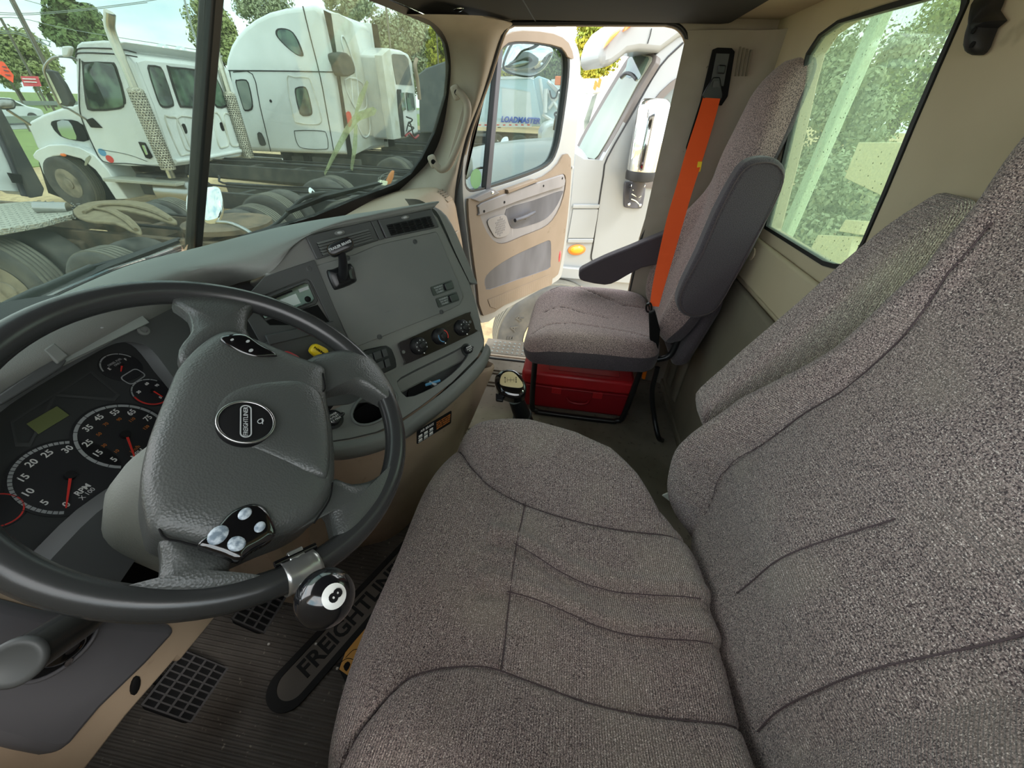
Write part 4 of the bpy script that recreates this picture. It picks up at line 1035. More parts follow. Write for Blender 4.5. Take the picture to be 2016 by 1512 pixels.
# clamp-on spinner knob
kn = thing('spinner_knob', 'black eight-ball spinner knob clamped to the steering wheel rim', 'knob', Wp(600, 1130))
kq = Wp(588, 1118)-WC; ka = math.atan2(kq.dot(WY), kq.dot(WXx))
v, f = [], []
nseg = 9
for i in range(nseg):
    a = ka-.085+.17*i/(nseg-1); d_ = WXx*math.cos(a)+WY*math.sin(a); bul = tr*1.10+(.0012 if i in (3, 5) else 0)
    for k in range(16):
        b = 2*math.pi*k/16; v.append(WC+d_*RR+d_*math.cos(b)*bul+WN*math.sin(b)*bul)
f = [(i*16+k, i*16+(k+1) % 16, (i+1)*16+(k+1) % 16, (i+1)*16+k) for i in range(nseg-1) for k in range(16)]
mobj('clamp_band', v, f, 'clampmetal', kn, smooth=True, solid=.0016)
dka = WXx*math.cos(ka)+WY*math.sin(ka); tka = -WXx*math.sin(ka)+WY*math.cos(ka)
hcen = WC+dka*(RR-tr*1.1)+WN*.008
tube('hinge_pin', [hcen-tka*.022, hcen+tka*.022], .0035, 'gloss_black', kn, seg=10)
mobj('hinge_plate', *box_vf(hcen-dka*.001, tka*.008, dka*.005, WN*.003), 'clampmetal', kn, bevel=.001)
bcn = P(640, 1177, d=.372); br = .0268
mobj('bracket', *prism_vf([WC+dka*(RR+tr*.9)+tka*.010, WC+dka*(RR+tr*.9)-tka*.010, bcn-(bcn-WC).normalized()*.0-WN*.020-tka*.006, bcn-WN*.020+tka*.006], WN*.0016), 'clampmetal', kn)
tube('spindle', [bcn-WN*.032, bcn], .006, 'clampmetal', kn, seg=12)
tube('bracket_wire', crom([WC+dka*(RR+tr*1.1)-tka*.008+WN*.006, WC+dka*(RR+tr*1.5)+tka*.012-WN*.006, bcn+tka*.018-WN*.022], 4), .0016, 'chrome', kn, seg=8)
sph = []
prof = [(br*math.cos(math.radians(t)), br*math.sin(math.radians(t))) for t in range(-90, 91, 9)]
ax_ = (P(669, 1175, d=.350)-bcn).normalized()
bl_ = lathe('ball', bcn, ax_, prof, 'ball', kn, seg=36)
capp = [(br*1.004*math.cos(math.radians(t)), br*1.004*math.sin(math.radians(t))) for t in (66, 72, 78, 84, 90)]
ax2 = (P(667, 1172, d=.3485)-bcn).normalized()
lathe('white_disc', bcn, ax2, capp, 'ball_white', bl_, seg=30)
rgt = V(right); rgt = (rgt-ax2*rgt.dot(ax2)).normalized(); upx = ax2.cross(rgt)
rg2 = (rgt*.82-upx*.57).normalized(); up2 = ax2.cross(rg2)
vv, ff = text_vf('8', bcn+ax2*br*1.012, rg2, up2, .0165, depth=.0004, bold=.0007)
mobj('numeral', vv, ff, 'matte_black', bl_, recalc=False)

# column shroud
cs = thing('column_shroud', 'grey plastic steering column shroud behind the wheel', 'shroud', WC-WN*.15)
ringsr = []
for t, hw, hh in ((.05, .050, .04), (.07, .092, .060), (.12, .105, .070), (.20, .108, .072), (.26, .098, .062), (.275, .06, .04)):
    c = WC-WN*t+V((-.012, .0, -.0)); ringsr.append(rrect(c, WXx*hw, WY*hh, min(hw, hh)*.6, 6))
L_ = len(ringsr[0]); vs_ = [p for r in ringsr for p in r]
fs_ = [(i*L_+j, i*L_+(j+1) % L_, (i+1)*L_+(j+1) % L_, (i+1)*L_+j) for i in range(len(ringsr)-1) for j in range(L_)]+[tuple(range(L_)), tuple(range((len(ringsr)-1)*L_, len(ringsr)*L_))]
mobj('shroud_shell', vs_, fs_, 'column', cs, smooth=True)
tube('shaft', [WC-WN*.02, WC-WN*.62], .022, 'matte_black', cs, seg=14)
# stalk
sk = thing('indicator_stalk', 'thick black indicator stalk with grey end cap left of the column', 'stalk', P(150, 1220, d=.5))
e0, e1 = P(20, 1311, d=.31), P(225, 1182, d=.47)
ax3 = (e0-e1).normalized()
tube('stalk_rod', [e1, e1.lerp(e0, .5), e0-ax3*.006], [.0155, .017, .017], 'rim_leather', sk, seg=20)
lathe('end_cap', e0-ax3*.012, ax3, [(.0175, 0), (.0185, .002), (.0185, .007), (.0165, .009), (.013, .0088), (.012, .008), (0, .008)], 'dash_dark', sk, seg=28)
tube('trim_line', [e1+V((0, 0, .0165))+ax3*.03, e0+V((0, 0, .018))-ax3*.03], .0012, 'metal', sk, seg=6)

# pedals
def pedal(name, label, c, nx_, ny_, ex, ey, w, h, nu, nv, mfr='rubber'):
    t = thing(name, label, 'pedal', c)
    n = V(ex).cross(V(ey)).normalized(); ex, ey = V(ex).normalized(), V(ey).normalized()
    prism('pad', rrect(c, ex*w, ey*h, .014, 4), n*-.012, 'matte_black', t, bevel=.003)
    parts = []
    for i in range(nu+1): parts.append(box_vf(c+ex*w*.92*(-1+2*i/nu)+n*.003, ex*.0014, ey*h*.94, n*.004))
    for j in range(nv+1): parts.append(box_vf(c+ey*h*.94*(-1+2*j/nv)+n*.003, ex*w*.94, ey*.0022, n*.0045))
    v, f = join_vf(parts); mobj('tread_grid', v, f, mfr, t)
    tube('arm', crom([c-n*.01, c-n*.05+V((0, .08, .05)), c+V((0, .20, .28))], 5), .009, 'matte_black', t, seg=8)
    return t
mat('pedal_rib', (60, 57, 57), .7)
pc_ = P(368, 1350, z=.12)
exx = (P(430, 1338, z=.14)-P(320, 1395, z=.14)).normalized(); 
pedal('clutch_pedal', 'square rubber clutch pedal with raised grid at the left of the footwell', pc_, 0, 0, V((1, -.05, 0)), V((0, .8, .6)), .052, .052, 8, 4, 'pedal_rib')
pedal('brake_pedal', 'dark rubber brake pedal in the shadow below the steering wheel rim', P(512, 1196, z=.16), 0, 0, V((1, 0, 0)), V((0, .8, .6)), .045, .04, 6, 3, 'pedal_rib')
pedal('accelerator_pedal', 'ribbed accelerator pedal seen below the steering hub', P(578, 1068, z=.16), 0, 0, V((1, 0, 0)), V((0, .75, .66)), .030, .07, 5, 6, 'pedal_rib')
# ------------------------------------------------------------------ driver's seat
def sm(a, b, x):
    t = max(0, min(1, (x-a)/(b-a))); return t*t*(3-2*t)
ds = thing('driver_seat', "large charcoal-brown tweed driver's seat in the foreground with stitched bolsters", 'seat', V((.35, -.1, 0)))
CO = V((.355, -.030, .485)); cex, cey, cez = V((1, 0, 0)), V((0, 1, .0)), V((0, 0, 1))
def cl_(px): return to_local([P(*p, z=.50) for p in px], CO, cex, cey)
bol_r = cl_([(893, 852), (925, 905), (960, 940), (1010, 968), (1080, 995), (1150, 1015), (1230, 1030), (1310, 1038), (1400, 1045)])
bol_l = cl_([(660, 1500), (700, 1430), (760, 1360), (800, 1325), (850, 1307), (910, 1299), (970, 1302), (1060, 1335), (1160, 1372), (1260, 1395), (1360, 1407), (1500, 1418)])
mid = cl_([(1036, 975), (1020, 1050), (1008, 1130), (998, 1220), (988, 1305)])
pl1 = cl_([(1012, 1055), (1060, 1080), (1120, 1112), (1190, 1137), (1270, 1152), (1420, 1168)])
pl2 = cl_([(998, 1150), (1060, 1165), (1125, 1190), (1200, 1222), (1290, 1240), (1450, 1254)])
def interp(poly, b):    # a on a seam for given b
    ps = sorted([(q[1], q[0]) for q in poly])
    if b <= ps[0][0]: return ps[0][1]
    for (b0, a0), (b1, a1) in zip(ps, ps[1:]):
        if b <= b1: return a0+(a1-a0)*(b-b0)/max(1e-6, b1-b0)
    return ps[-1][1]
def dc_h(a, b):
    ar = interp(bol_r, b); al = interp(bol_l, b)
    h = .0
    h += .068*math.sin(math.pi*min(1, max(0, (a-ar)/(.39-ar)))*.62) if a > ar else 0
    h += .034*math.sin(math.pi*min(1, max(0, (al-a)/(al+.34)))*.62) if a < al else 0
    # gentle dish and waterfall front
    h += -.012*math.exp(-((a)/.16)**2-((b+.08)/.16)**2)
    h -= .020*sm(.18, .30, b)**2
    # soft folds between the pleats
    for pl, am in ((pl1, .011), (pl2, .009)):
        aa = interp(pl, b); h += am*math.exp(-((a-aa-.014)/.014)**2) - am*.8*math.exp(-((a-aa+.010)/.012)**2) if b < .12 else 0
    h += .004*math.sin(a*22+1)*math.sin(b*17)
    return h
def dc_xs(b):
    hi = interp([(.215, -.32), (.195, -.245), (.205, -.215), (.262, -.170), (.315, -.115), (.347, -.035), (.365, .075), (.35, .19), (.33, .28)], b)
    return (-.32, hi)
pad('cushion', CO, cex, cey, cez, .32, .290, .16, .045, 'fabric', ds, dc_h, [(bol_r, .009, .0036), (bol_l, .009, .0036), (mid, .005, .003), (pl1, .009, .0036), (pl2, .008, .0036)], dc_xs, nx=210, k=5, bulge=.012)
seam_cords('stitched_seam', CO, cex, cey, cez, .32, .290, .045, ds, dc_h, [(bol_r, .009, 0), (bol_l, .009, 0), (mid, .005, 0), (pl1, .009, 0), (pl2, .008, 0)], dc_xs, 5)
box('seat_base', .10, .60, -.34, .14, .02, .33, 'matte_black', ds, bevel=.02)

BO = V((.335, -.335, .44)); bey = V((0, -.215, .977)).normalized(); bez = V((0, .977, .215)).normalized()
bO = BO+bey*.37
def bl_px(px): return to_local([PL(*p, BO, bez) for p in px], bO, cex, bey)
bs1 = bl_px([(1385, 1010), (1400, 985), (1440, 925), (1500, 875), (1570, 820), (1647, 771), (1720, 700), (1821, 607), (1900, 520), (1960, 440)])
bs2 = bl_px([(1458, 1170), (1500, 1142), (1540, 1117), (1600, 1085), (1680, 1048), (1760, 1020)])
bs3 = bl_px([(1728, 850), (1760, 900), (1810, 960), (1880, 1040), (1950, 1130), (2016, 1230)])
bs4 = bl_px([(1490, 1440), (1560, 1395), (1700, 1340), (1850, 1290), (2016, 1240)])
def interp2(poly, b): return interp(poly, b)
def db_h(a, b):
    aw = db_xs(b)[1]-.01
    ar = min(interp(bs1, b), aw-.05)
    h = .0
    t = max(0, min(1, (a-ar)/(aw+.03-ar))); h += (.105-.080*sm(-.28, .06, b))*math.sin(math.pi*.60*t)
    t = max(0, min(1, (-a-.16)/(.15))); h += .06*math.sin(math.pi*.58*t)
    h += .022*math.exp(-((b+.20)/.12)**2)*math.exp(-(a/.2)**2)      # lumbar
    h += .004*math.sin(a*19+b*13)+.003*math.sin(b*31+a*9)
    return h
def db_xs(b):
    w = interp([(.30, -.46), (.318, -.25), (.318, -.1), (.265, .068), (.235, .205), (.255, .27), (.30, .36), (.28, .46)], b)
    return (-.30, w)
pad('backrest', bO, cex, bey, bez, .29, .46, .045, .040, 'fabric_back', ds, db_h, [(bs1, .007, .0034), (bs2, .004, .003), (bs3, .004, .003), (bs4, .005, .0034)], db_xs, nx=200, k=4.2, bulge=.015)
seam_cords('stitched_seam', bO, cex, bey, bez, .29, .46, .040, ds, db_h, [(bs1, .007, 0), (bs2, .004, 0), (bs4, .005, 0)], db_xs, 4.2)
# raised inboard armrest
ar_px = [(1382, 822), (1392, 800), (1440, 760), (1480, 725), (1600, 628), (1700, 543), (1800, 464), (1870, 420), (1912, 396), (1935, 400), (1940, 430), (1880, 540), (1760, 680), (1600, 820), (1450, 880), (1395, 860)]
pts = crom([P(*p, x=.685) for p in ar_px], 2, True)
prism('armrest', pts, (.075, 0, 0), 'fabric', ds, bevel=.016, seg=4)
# white belt latch strap
lt = prism('buckle_strap', [P(*p, z=.40) for p in ((1300, 975), (1322, 966), (1345, 962), (1368, 985), (1345, 984), (1318, 988))], V((0, -.012, .012)), 'latch_white', ds, bevel=.003)

# yellow card lying under the seat edge
yc = thing('yellow_card', 'orange-yellow printed card half hidden under the front of the driver seat', 'card', P(690, 1300, z=.01))
prism('sheet', [P(*p, z=.010) for p in ((668, 1318), (680, 1285), (720, 1235), (800, 1240), (790, 1340), (700, 1340), (682, 1328))], (0, 0, .0012), 'yellow_card', yc)
dome('printed_spot', [P(*p, z=.0114) for p in ((676, 1312), (684, 1302), (690, 1308), (682, 1322))], (0, 0, 1), .0004, .0002, 'matte_black', yc, smooth_n=2, rings=2)
tube('printed_line', crom([P(*p, z=.0115) for p in ((680, 1295), (695, 1280), (706, 1278))], 3), .0008, 'matte_black', yc, seg=5)
tube('printed_line', crom([P(*p, z=.0115) for p in ((668, 1306), (684, 1296), (700, 1300))], 3), .0008, 'matte_black', yc, seg=5)
# crumbs of gravel on the mat
dl = thing('gravel_crumbs', 'few pale gravel crumbs scattered on the ribbed floor mat', 'gravel', P(530, 1260, z=.008))
for p in ((516, 1237), (529, 1268), (622, 1268), (664, 1316), (607, 1112)):
    lathe('crumb', P(*p, z=.011), (random.uniform(-.3, .3), .1, 1), [(.0, -.003), (.0035, -.001), (.003, .002), (0, .003)], 'speck', dl, seg=6, smooth=False)

# ------------------------------------------------------------------ passenger seat
ps = thing('passenger_seat', 'high-backed grey tweed passenger seat on a black tube frame by the open door', 'seat', V((1.55, -.15, 0)))
PO = V((1.555, -.125, .435))
pey = V((0, .996, -.04)).normalized(); pez = V((0, .04, .996)).normalized()
def pl_(px): return to_local([P(*p, z=.45) for p in px], PO, cex, pey)
q1 = pl_([(1045, 642), (1075, 632), (1130, 636), (1200, 652), (1285, 670)])
q2 = pl_([(1065, 598), (1110, 598), (1150, 612), (1200, 625)])
q3 = pl_([(1082, 566), (1125, 566), (1180, 585), (1225, 600), (1275, 605)])
def pc_h(a, b):
    h = .022*math.exp(-((abs(a)-.22)/.07)**2)*.6 - .010*math.exp(-(a/.1)**2)
    h += .018*math.sin(math.pi*min(1, max(0, (b+.28)/.56)))
    h -= .035*sm(.14, .28, b)
    return h
pad('cushion', PO, cex, pey, pez, .27, .265, .10, .035, 'fabric_passenger', ps, pc_h, [(q1, .008, .0035), (q2, .006, .003), (q3, .007, .003)], None, nx=80, k=6, bulge=.004, side='fabric_side')
seam_cords('stitched_seam', PO, cex, pey, pez, .27, .265, .035, ps, pc_h, [(q1, .008, 0), (q2, .006, 0), (q3, .007, 0)], None, 6, r=.0014)
prism('cushion_underside', rrect(PO-pez*.085, V((.25, 0, 0)), pey*.245, .05, 5), (0, 0, -.03), 'fabric_side', ps, bevel=.01)
# backrest: crowned front, narrow top, wide wings low down
qey = V((0, -.198, .98)).normalized(); qez = V((0, .98, .198)).normalized(); qO = V((1.55, -.385, .42))+qey*.445
def pb_xs(b):       # b from -.445 (bottom) to .445 (top)
    inb = -.262+.118*sm(-.05, .18, b)+.03*sm(.18, .45, b)
    out = .262-.115*sm(-.12, .10, b)-.02*sm(.15, .45, b)
    return (inb, out)
def pb_h(a, b):
    lo_, hi_ = pb_xs(b); c = (lo_+hi_)/2; w = (hi_-lo_)/2
    u = (a-c)/w
    h = .045*(1-u*u)*sm(-.1, .2, b)
    h += .055*sm(.35, .8, abs(u))*(1-sm(-.15, .12, b)) - .02*sm(.8, 1.0, abs(u))*(1-sm(-.15, .12, b))
    h -= .025*sm(.33, .445, b)+.03*sm(.22, .33, b)*0
    return h
def pbl(px, o=.03): return to_local([PL(*p, V((1.55, -.385, .42))+qez*o, qez) for p in px], qO, cex, qey)
t1 = pbl([(1423, 347), (1400, 420), (1366, 470), (1330, 520), (1318, 560)])
t2 = pbl([(1396, 285), (1410, 290), (1424, 292)])
pad('backrest', qO, cex, qey, qez, .25, .445, .055, .04, 'fabric_passenger', ps, pb_h, [(t1, .004, .004), (t2, .003, .003)], pb_xs, nx=90, k=3.6, bulge=.005, side='fabric_side')
# armrests
up_px = [(1337, 612), (1334, 592), (1345, 560), (1375, 500), (1410, 420), (1448, 350), (1470, 322), (1495, 311), (1525, 311), (1545, 325), (1549, 350), (1530, 400), (1480, 500), (1430, 585), (1405, 618), (1375, 628), (1350, 624)]
pts = [P(*p, x=1.255) for p in up_px]
o = prism('raised_armrest', crom(pts, 2, True), (.065, 0, 0), 'fabric_side', ps, bevel=.016, seg=4)
tube('welt', [p+V((-.001, 0, 0)) for p in crom(shrink(pts, .012, 0), 2, True)], .0018, 'seam', ps, closed=True, seg=6)
dn_px = [(1140, 530), (1146, 522), (1190, 500), (1240, 480), (1300, 455), (1330, 450), (1330, 500), (1260, 520), (1215, 545), (1190, 553), (1150, 546), (1141, 540)]
prism('lowered_armrest', crom([P(*p, x=1.80-.02) for p in dn_px], 2, True), (-.055, 0, 0), 'fabric_side', ps, bevel=.014, seg=4)
# lower back shell between cushion and back
prism('back_shell', rrect(V((1.55, -.47, .50)), V((.235, 0, 0)), V((0, -.03, .15)), .06, 5), V((0, -.05, 0)), 'fabric_side', ps, bevel=.02)
# tube frame
fx = 1.375
fr_px = [(1056, 706), (1052, 780), (1062, 803), (1085, 811), (1160, 816), (1215, 820), (1237, 812), (1248, 780), (1258, 722)]
def fpt(p, x): return P(*p, x=x)
loop = [V((fx, .085, .335)), V((fx, .082, .06)), V((fx, .06, .022)), V((fx, .02, .014)), V((fx, -.26, .014)), V((fx, -.30, .022)), V((fx, -.325, .06)), V((fx, -.345, .335))]
tube('frame_loop', crom(loop, 4), .012, 'black_plastic', ps, seg=10)
tube('frame_loop', [V((p.x+.36, p.y, p.z)) for p in crom(loop, 4)], .012, 'black_plastic', ps, seg=10)
for y in (.06, -.31): tube('cross_tube', [V((fx, y, .325)), V((fx+.36, y, .325))], .010, 'black_plastic', ps, seg=8)
tube('back_tube', crom([P(1293, 708, x=1.36), P(1318, 700, x=1.36), P(1335, 668, x=1.37), P(1345, 640, x=1.38), P(1350, 600, x=1.40)], 4), .012, 'black_plastic', ps, seg=10)
tube('tether_tube', crom([V((1.36, -.40, .33)), P(1284, 770, x=1.355), P(1288, 820, x=1.33), P(1296, 860, z=.045), V((1.30, -.49, .008))], 4), .010, 'black_plastic', ps, seg=10)
prism('recliner_cover', [P(*p, x=1.33) for p in ((1278, 618), (1290, 612), (1300, 650), (1296, 690), (1280, 675))], (.02, 0, 0), 'matte_black', ps, bevel=.004)

# seat belt
bt_ = thing('seat_belt', 'bright orange seat belt running down across the passenger seat back', 'seat belt', P(1400, 195, x=1.75))
def strip(name, cen, wv, th, m, parent):
    rows = [[c-w_, c+w_] for c, w_ in zip(cen, wv)]; v, f = grid_vf(rows); return mobj(name, v, f, m, parent, smooth=True, solid=th)
bpx = [((1384, 192), (1418, 194), 1.735), ((1372, 232), (1407, 236), 1.705), ((1350, 300), (1386, 306), 1.66), ((1332, 365), (1366, 368), 1.60), ((1313, 430), (1346, 436), 1.56), ((1297, 500), (1326, 505), 1.52), ((1285, 560), (1308, 565), 1.46), ((1279, 602), (1297, 604), 1.42)]
A_ = crom([P(*a, x=x_) for a, b, x_ in bpx], 4); B_ = crom([P(*b, x=x_-.012) for a, b, x_ in bpx], 4)
v, f = grid_vf([[a, b] for a, b in zip(A_, B_)]); mobj('webbing', v, f, 'orange_belt', bt_, smooth=False, solid=.0018)
prism('upper_guide', [P(*p, x=1.745) for p in ((1403, 152), (1416, 152), (1422, 188), (1418, 198), (1384, 197), (1381, 188), (1390, 172))], (-.012, 0, 0), 'black_plastic', bt_, bevel=.003)
prism('guide_slot', [P(*p, x=1.731) for p in ((1405, 160), (1414, 160), (1417, 172), (1402, 172))], (-.003, 0, 0), 'dash_dark', bt_)
prism('belt_tag', [P(*p, x=1.63) for p in ((1374, 318), (1382, 318), (1378, 338), (1370, 338))], (-.004, 0, 0), 'yellow', bt_)
tube('belt_buckle_loop', crom([P(*p, x=1.395) for p in ((1273, 600), (1280, 597), (1283, 606), (1280, 614), (1273, 612))], 3, True), .004, 'gloss_black', bt_, closed=True, seg=8)
prism('lower_anchor', [P(*p, x=1.44) for p in ((1265, 733), (1274, 732), (1270, 748), (1264, 746))], (.02, 0, 0), 'orange', bt_, bevel=.002)

# red case under the seat
tbx = thing('red_case', 'red plastic case with moulded lettering standing under the passenger seat', 'case', V((1.56, -.12, 0)))
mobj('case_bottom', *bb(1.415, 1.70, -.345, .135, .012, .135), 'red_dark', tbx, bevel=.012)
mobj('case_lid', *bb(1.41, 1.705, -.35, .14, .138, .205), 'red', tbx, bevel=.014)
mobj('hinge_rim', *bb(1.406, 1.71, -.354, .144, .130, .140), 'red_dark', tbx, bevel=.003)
plate('label_frame', rrect(V((1.52, -.13, .2052)), V((.075, 0, 0)), V((0, .155, 0)), .006, 2), [rrect(V((1.52, -.13, .2052)), V((.072, 0, 0)), V((0, .152, 0)), .005, 2)], (0, 0, .0012), 'red_dark', tbx)
letter('lettering', 'CAUTION CHECK CONTENTS REGULARLY\nKEEP CLEAN AND DRY\n\nSTORE UNDER PASSENGER SEAT\nREPLACE USED ITEMS AFTER EACH TRIP', V((1.52, -.13, .2055)), V((0, -1, 0)), V((1, 0, 0)), .014, 'red_dark', tbx, depth=.0005)
for y in (-.02, -.2): prism('latch', rrect(V((1.408, y, .125)), V((0, .022, 0)), V((0, 0, .016)), .004, 2), (-.006, 0, 0), 'red', tbx, bevel=.002)
tube('case_handle', crom([V((1.408, -.07, .09)), V((1.385, -.09, .085)), V((1.385, -.15, .085)), V((1.408, -.17, .09))], 4), .006, 'red_dark', tbx, seg=8)

# gear lever
gl_ = thing('gear_lever', 'dark gear lever with a shift-pattern plate on its knob, between the seats', 'gear lever', V((.97, .09, 0)))
kt = P(1003, 752, x=.93); kb_ = P(1030, 822, x=.95)
axg = (kt-kb_).normalized()
tube('lever_rod', [V((.98, .06, 0)), kb_], .012, 'matte_black', gl_, seg=10)
tube('grip_collar', [kb_-axg*.05, kb_+axg*.02, kb_+axg*.085], [.030, .027, .024], 'black_plastic', gl_, seg=20)
lathe('collar_ring', kb_+axg*.006, axg, [(.030, 0), (.032, .004), (.030, .008)], 'rubber', gl_, seg=20)
lathe('boot', V((.985, .05, 0)), (kb_-V((.985, .05, 0))).normalized(), [(.075, 0), (.06, .02), (.068, .035), (.05, .055), (.056, .07), (.040, .09), (.042, .11), (.032, .13)], 'rubber', gl_, seg=20)
kn_ = (CAM-kt).normalized()*.62+V((-.1, .0, .6)); kn_.normalize()
gpx = [(974, 752), (978, 737), (990, 729), (1010, 728), (1024, 738), (1036, 758), (1034, 776), (1020, 784), (1000, 782), (982, 772)]
ktop = kt+axg*.004
kp = [PL(*p, ktop, kn_) for p in gpx]
dome('knob', kp, kn_, .012, .040, 'gloss_black', gl_, smooth_n=3, rings=6)
pp2 = [PL(*p, ktop+kn_*.012, kn_) for p in ((984, 752), (988, 738), (998, 732), (1010, 733), (1020, 742), (1030, 757), (1024, 763), (1005, 762), (988, 758))]
dome('pattern_plate', pp2, kn_, .002, .003, 'cream', gl_, smooth_n=3, rings=3)
cpp = sum(pp2, V())/len(pp2); gx = (PL(1024, 745, cpp, kn_)-PL(984, 745, cpp, kn_)).normalized(); gy = kn_.cross(gx)
for s_ in (-.010, 0, .010):
    tube('pattern_line', [cpp+gx*s_-gy*.007+kn_*.0024, cpp+gx*s_+gy*.007+kn_*.0024], .0005, 'matte_black', gl_, seg=4)
tube('pattern_line', [cpp-gx*.010+kn_*.0024, cpp+gx*.010+kn_*.0024], .0005, 'matte_black', gl_, seg=4)
for s_, t_ in (('R\n1\n2', -.016), ('3\n5\n6', .016)): letter('lettering', s_, cpp+gx*t_+kn_*.0026, gx, gy, .0065, 'matte_black', gl_, depth=.0002, bold=.0003)
prism('range_switch', [PL(*p, ktop-kn_*.02, kn_) for p in ((976, 773), (992, 780), (990, 790), (976, 788))], -kn_*.014, 'black_plastic', gl_, bevel=.003)
# ------------------------------------------------------------------ outside: ground and setting
GZ = -1.15
gnd_ = st(mobj('ground', [V((-80, -80, GZ)), V((160, -80, GZ)), V((160, 160, GZ)), V((-80, 160, GZ))], [(0, 1, 2, 3)], 'dirt'))
st(mobj('verge', *bb(-80, 160, 18, 33, GZ-.1, GZ+.03), 'grass')); st(mobj('road', *bb(-80, 160, 33, 46, GZ-.1, GZ+.05), 'asphalt')); st(mobj('far_verge', *bb(-80, 160, 46, 150, GZ-.1, GZ+.06), 'grass'))

def xp(px, x): return [P(*p, x=x) for p in px]
def yp(px, y): return [P(*p, y=y) for p in px]
def tyre(c, ax, r, w, parent, wheel='wheel_white', rimr=.56, seg=36, word=None, detail=True):
    ax = V(ax).normalized(); c = V(c); h = w/2
    t = lathe('tyre', c, ax, [(r*.52, -h*.8), (r*.80, -h), (r*.93, -h*.97), (r*.985, -h*.8), (r, -h*.55), (r, h*.55), (r*.985, h*.8), (r*.93, h*.97), (r*.80, h), (r*.52, h*.8)], 'tyre', parent, seg=seg)
    if detail:
        for k in (-2, -1, 0, 1, 2):
            lathe('tread_rib', c+ax*(k*h*.30), ax, [(r*.99, -h*.11), (r*1.012, -h*.09), (r*1.012, h*.09), (r*.99, h*.11)], 'tread', t, seg=seg)
    wz = lathe('wheel', c, ax, [(r*.53, -h*.85), (r*.50, -h*.82), (r*.47, -h*.3), (r*.30, -h*.35), (r*.22, -h*.5), (r*.2, -h*.95), (.0, -h*1.0)], wheel, parent, seg=28)
    if detail:
        u, w_, _ = frame_of(ax)
        for k in range(10):
            a = 2*math.pi*k/10; lathe('hand_hole', c+(u*math.cos(a)+w_*math.sin(a))*r*.38-ax*h*.33, -ax, [(r*.06, 0), (r*.055, .006), (0, .006)], 'matte_black', wz, seg=8)
    return t
def chassis(name, label, x, y0, y1, axles, front=None, z=-.2, rust=False, half=.42, dual=.33, outer=1.02, extra=True, wheel='wheel_steel'):
    t = thing(name, label, 'chassis', V((x, y0, GZ)))
    m = 'frame_rust' if rust else 'frame_dark'
    for s in (-1, 1): mobj('frame_rail', *bb(x+s*half-.04, x+s*half+.04, y0, y1, z-.26, z), m, t, bevel=.01)
    y = y0+.3
    while y < y1-.2:
        mobj('cross_member', *bb(x-half, x+half, y-.05, y+.05, z-.2, z-.06), m, t); y += 1.1
    for a in axles:
        tube('axle', [V((x-outer, a, GZ+.52)), V((x+outer, a, GZ+.52))], .08, m, t, seg=10)
        for s in (-1, 1):
            tyre((x+s*(outer+.0), a, GZ+.52), (s*-1*-1, 0, 0) if s > 0 else (1, 0, 0), .52, .27, t, wheel)
            tyre((x+s*(outer-dual), a, GZ+.52), (1, 0, 0), .52, .27, t, wheel, detail=False)
        for s in (-1, 1):
            mobj('suspension_bracket', *bb(x+s*half-.10, x+s*half+.10, a-.35, a+.35, z-.36, z-.1), m, t, bevel=.03)
    if extra:
        for s in (-1, 1):
            hs = crom([V((x+s*.2, y0+.3, z+.02)), V((x+s*.25, (y0+y1)/2, z+.06)), V((x+s*.1, y1-.4, z+.03)), V((x+s*.3, y1, z+.12))], 5); tube('air_hose', hs, .018, 'rubber', t, seg=6)
        tube('drive_shaft', [V((x, y0+.5, GZ+.55)), V((x, y1, GZ+.75))], .06, m, t, seg=10)
        lathe('air_tank', V((x+half+.2, y1-1.0, z-.25)), (0, 1, 0), [(.0, -.4), (.12, -.35), (.12, .35), (0, .4)], 'metal', t, seg=16)
        lathe('fifth_wheel', V((x, y0+1.3, z+.05)), (0, 0, 1), [(.0, 0), (.45, 0), (.45, .05), (.0, .07)], m, t, seg=20)
    return t
def wpanel(name, px, f, ext, m, par, **k): return prism(name, [f(*p) for p in px], ext, m, par, **k)

# --- truck with upright stacks (left window)
XA, YA = 7.9, 8.15
ta = thing('work_truck', 'white short-hood work truck with tall mesh-covered exhaust stacks, seen behind the left windshield pane', 'truck', V((8.9, 9, GZ)))
fa = lambda x, y: P(x, y, x=XA)
cab = [(147, 100), (150, 88), (158, 82), (200, 79), (245, 82), (258, 88), (311, 330), (250, 327), (202, 322), (179, 284), (159, 231), (151, 205)]
cabp = [fa(*p) for p in cab]; i_ = cab.index((258, 88)); cabp = cabp[:i_]+[V((XA, YA+.25, 1.68)), V((XA, YA+.06, 1.62)), V((XA, YA, 1.50)), V((XA, YA, -.10)), V((XA, YA+.06, -.14))]+cabp[i_+2:]
prism('cab', cabp, (2.35, 0, 0), 'truck_white', ta, bevel=.05, seg=3, ang=20)
prism('door_window_gasket', crom([P(*p, x=XA-.01) for p in ((161, 126), (165, 122), (215, 122), (229, 132), (247, 196), (244, 206), (236, 215), (181, 219), (168, 203))], 2, True), (.02, 0, 0), 'gasket', ta)
prism('door_window', crom([P(*p, x=XA-.025) for p in ((166, 128), (212, 126), (225, 134), (242, 196), (234, 211), (184, 214), (172, 200))], 2, True), (.02, 0, 0), 'dark_glass', ta)
def seamline(px, f, r, par, m='rubber', n=3): return tube('panel_seam', crom([f(*p) for p in px], n), r, m, par, seg=5)
fao = lambda x, y: P(x, y, x=XA-.004)
seamline([(149, 103), (160, 95), (235, 97), (268, 104)], fao, .012, ta); seamline([(149, 112), (158, 104), (236, 107), (270, 112)], fao, .012, ta)
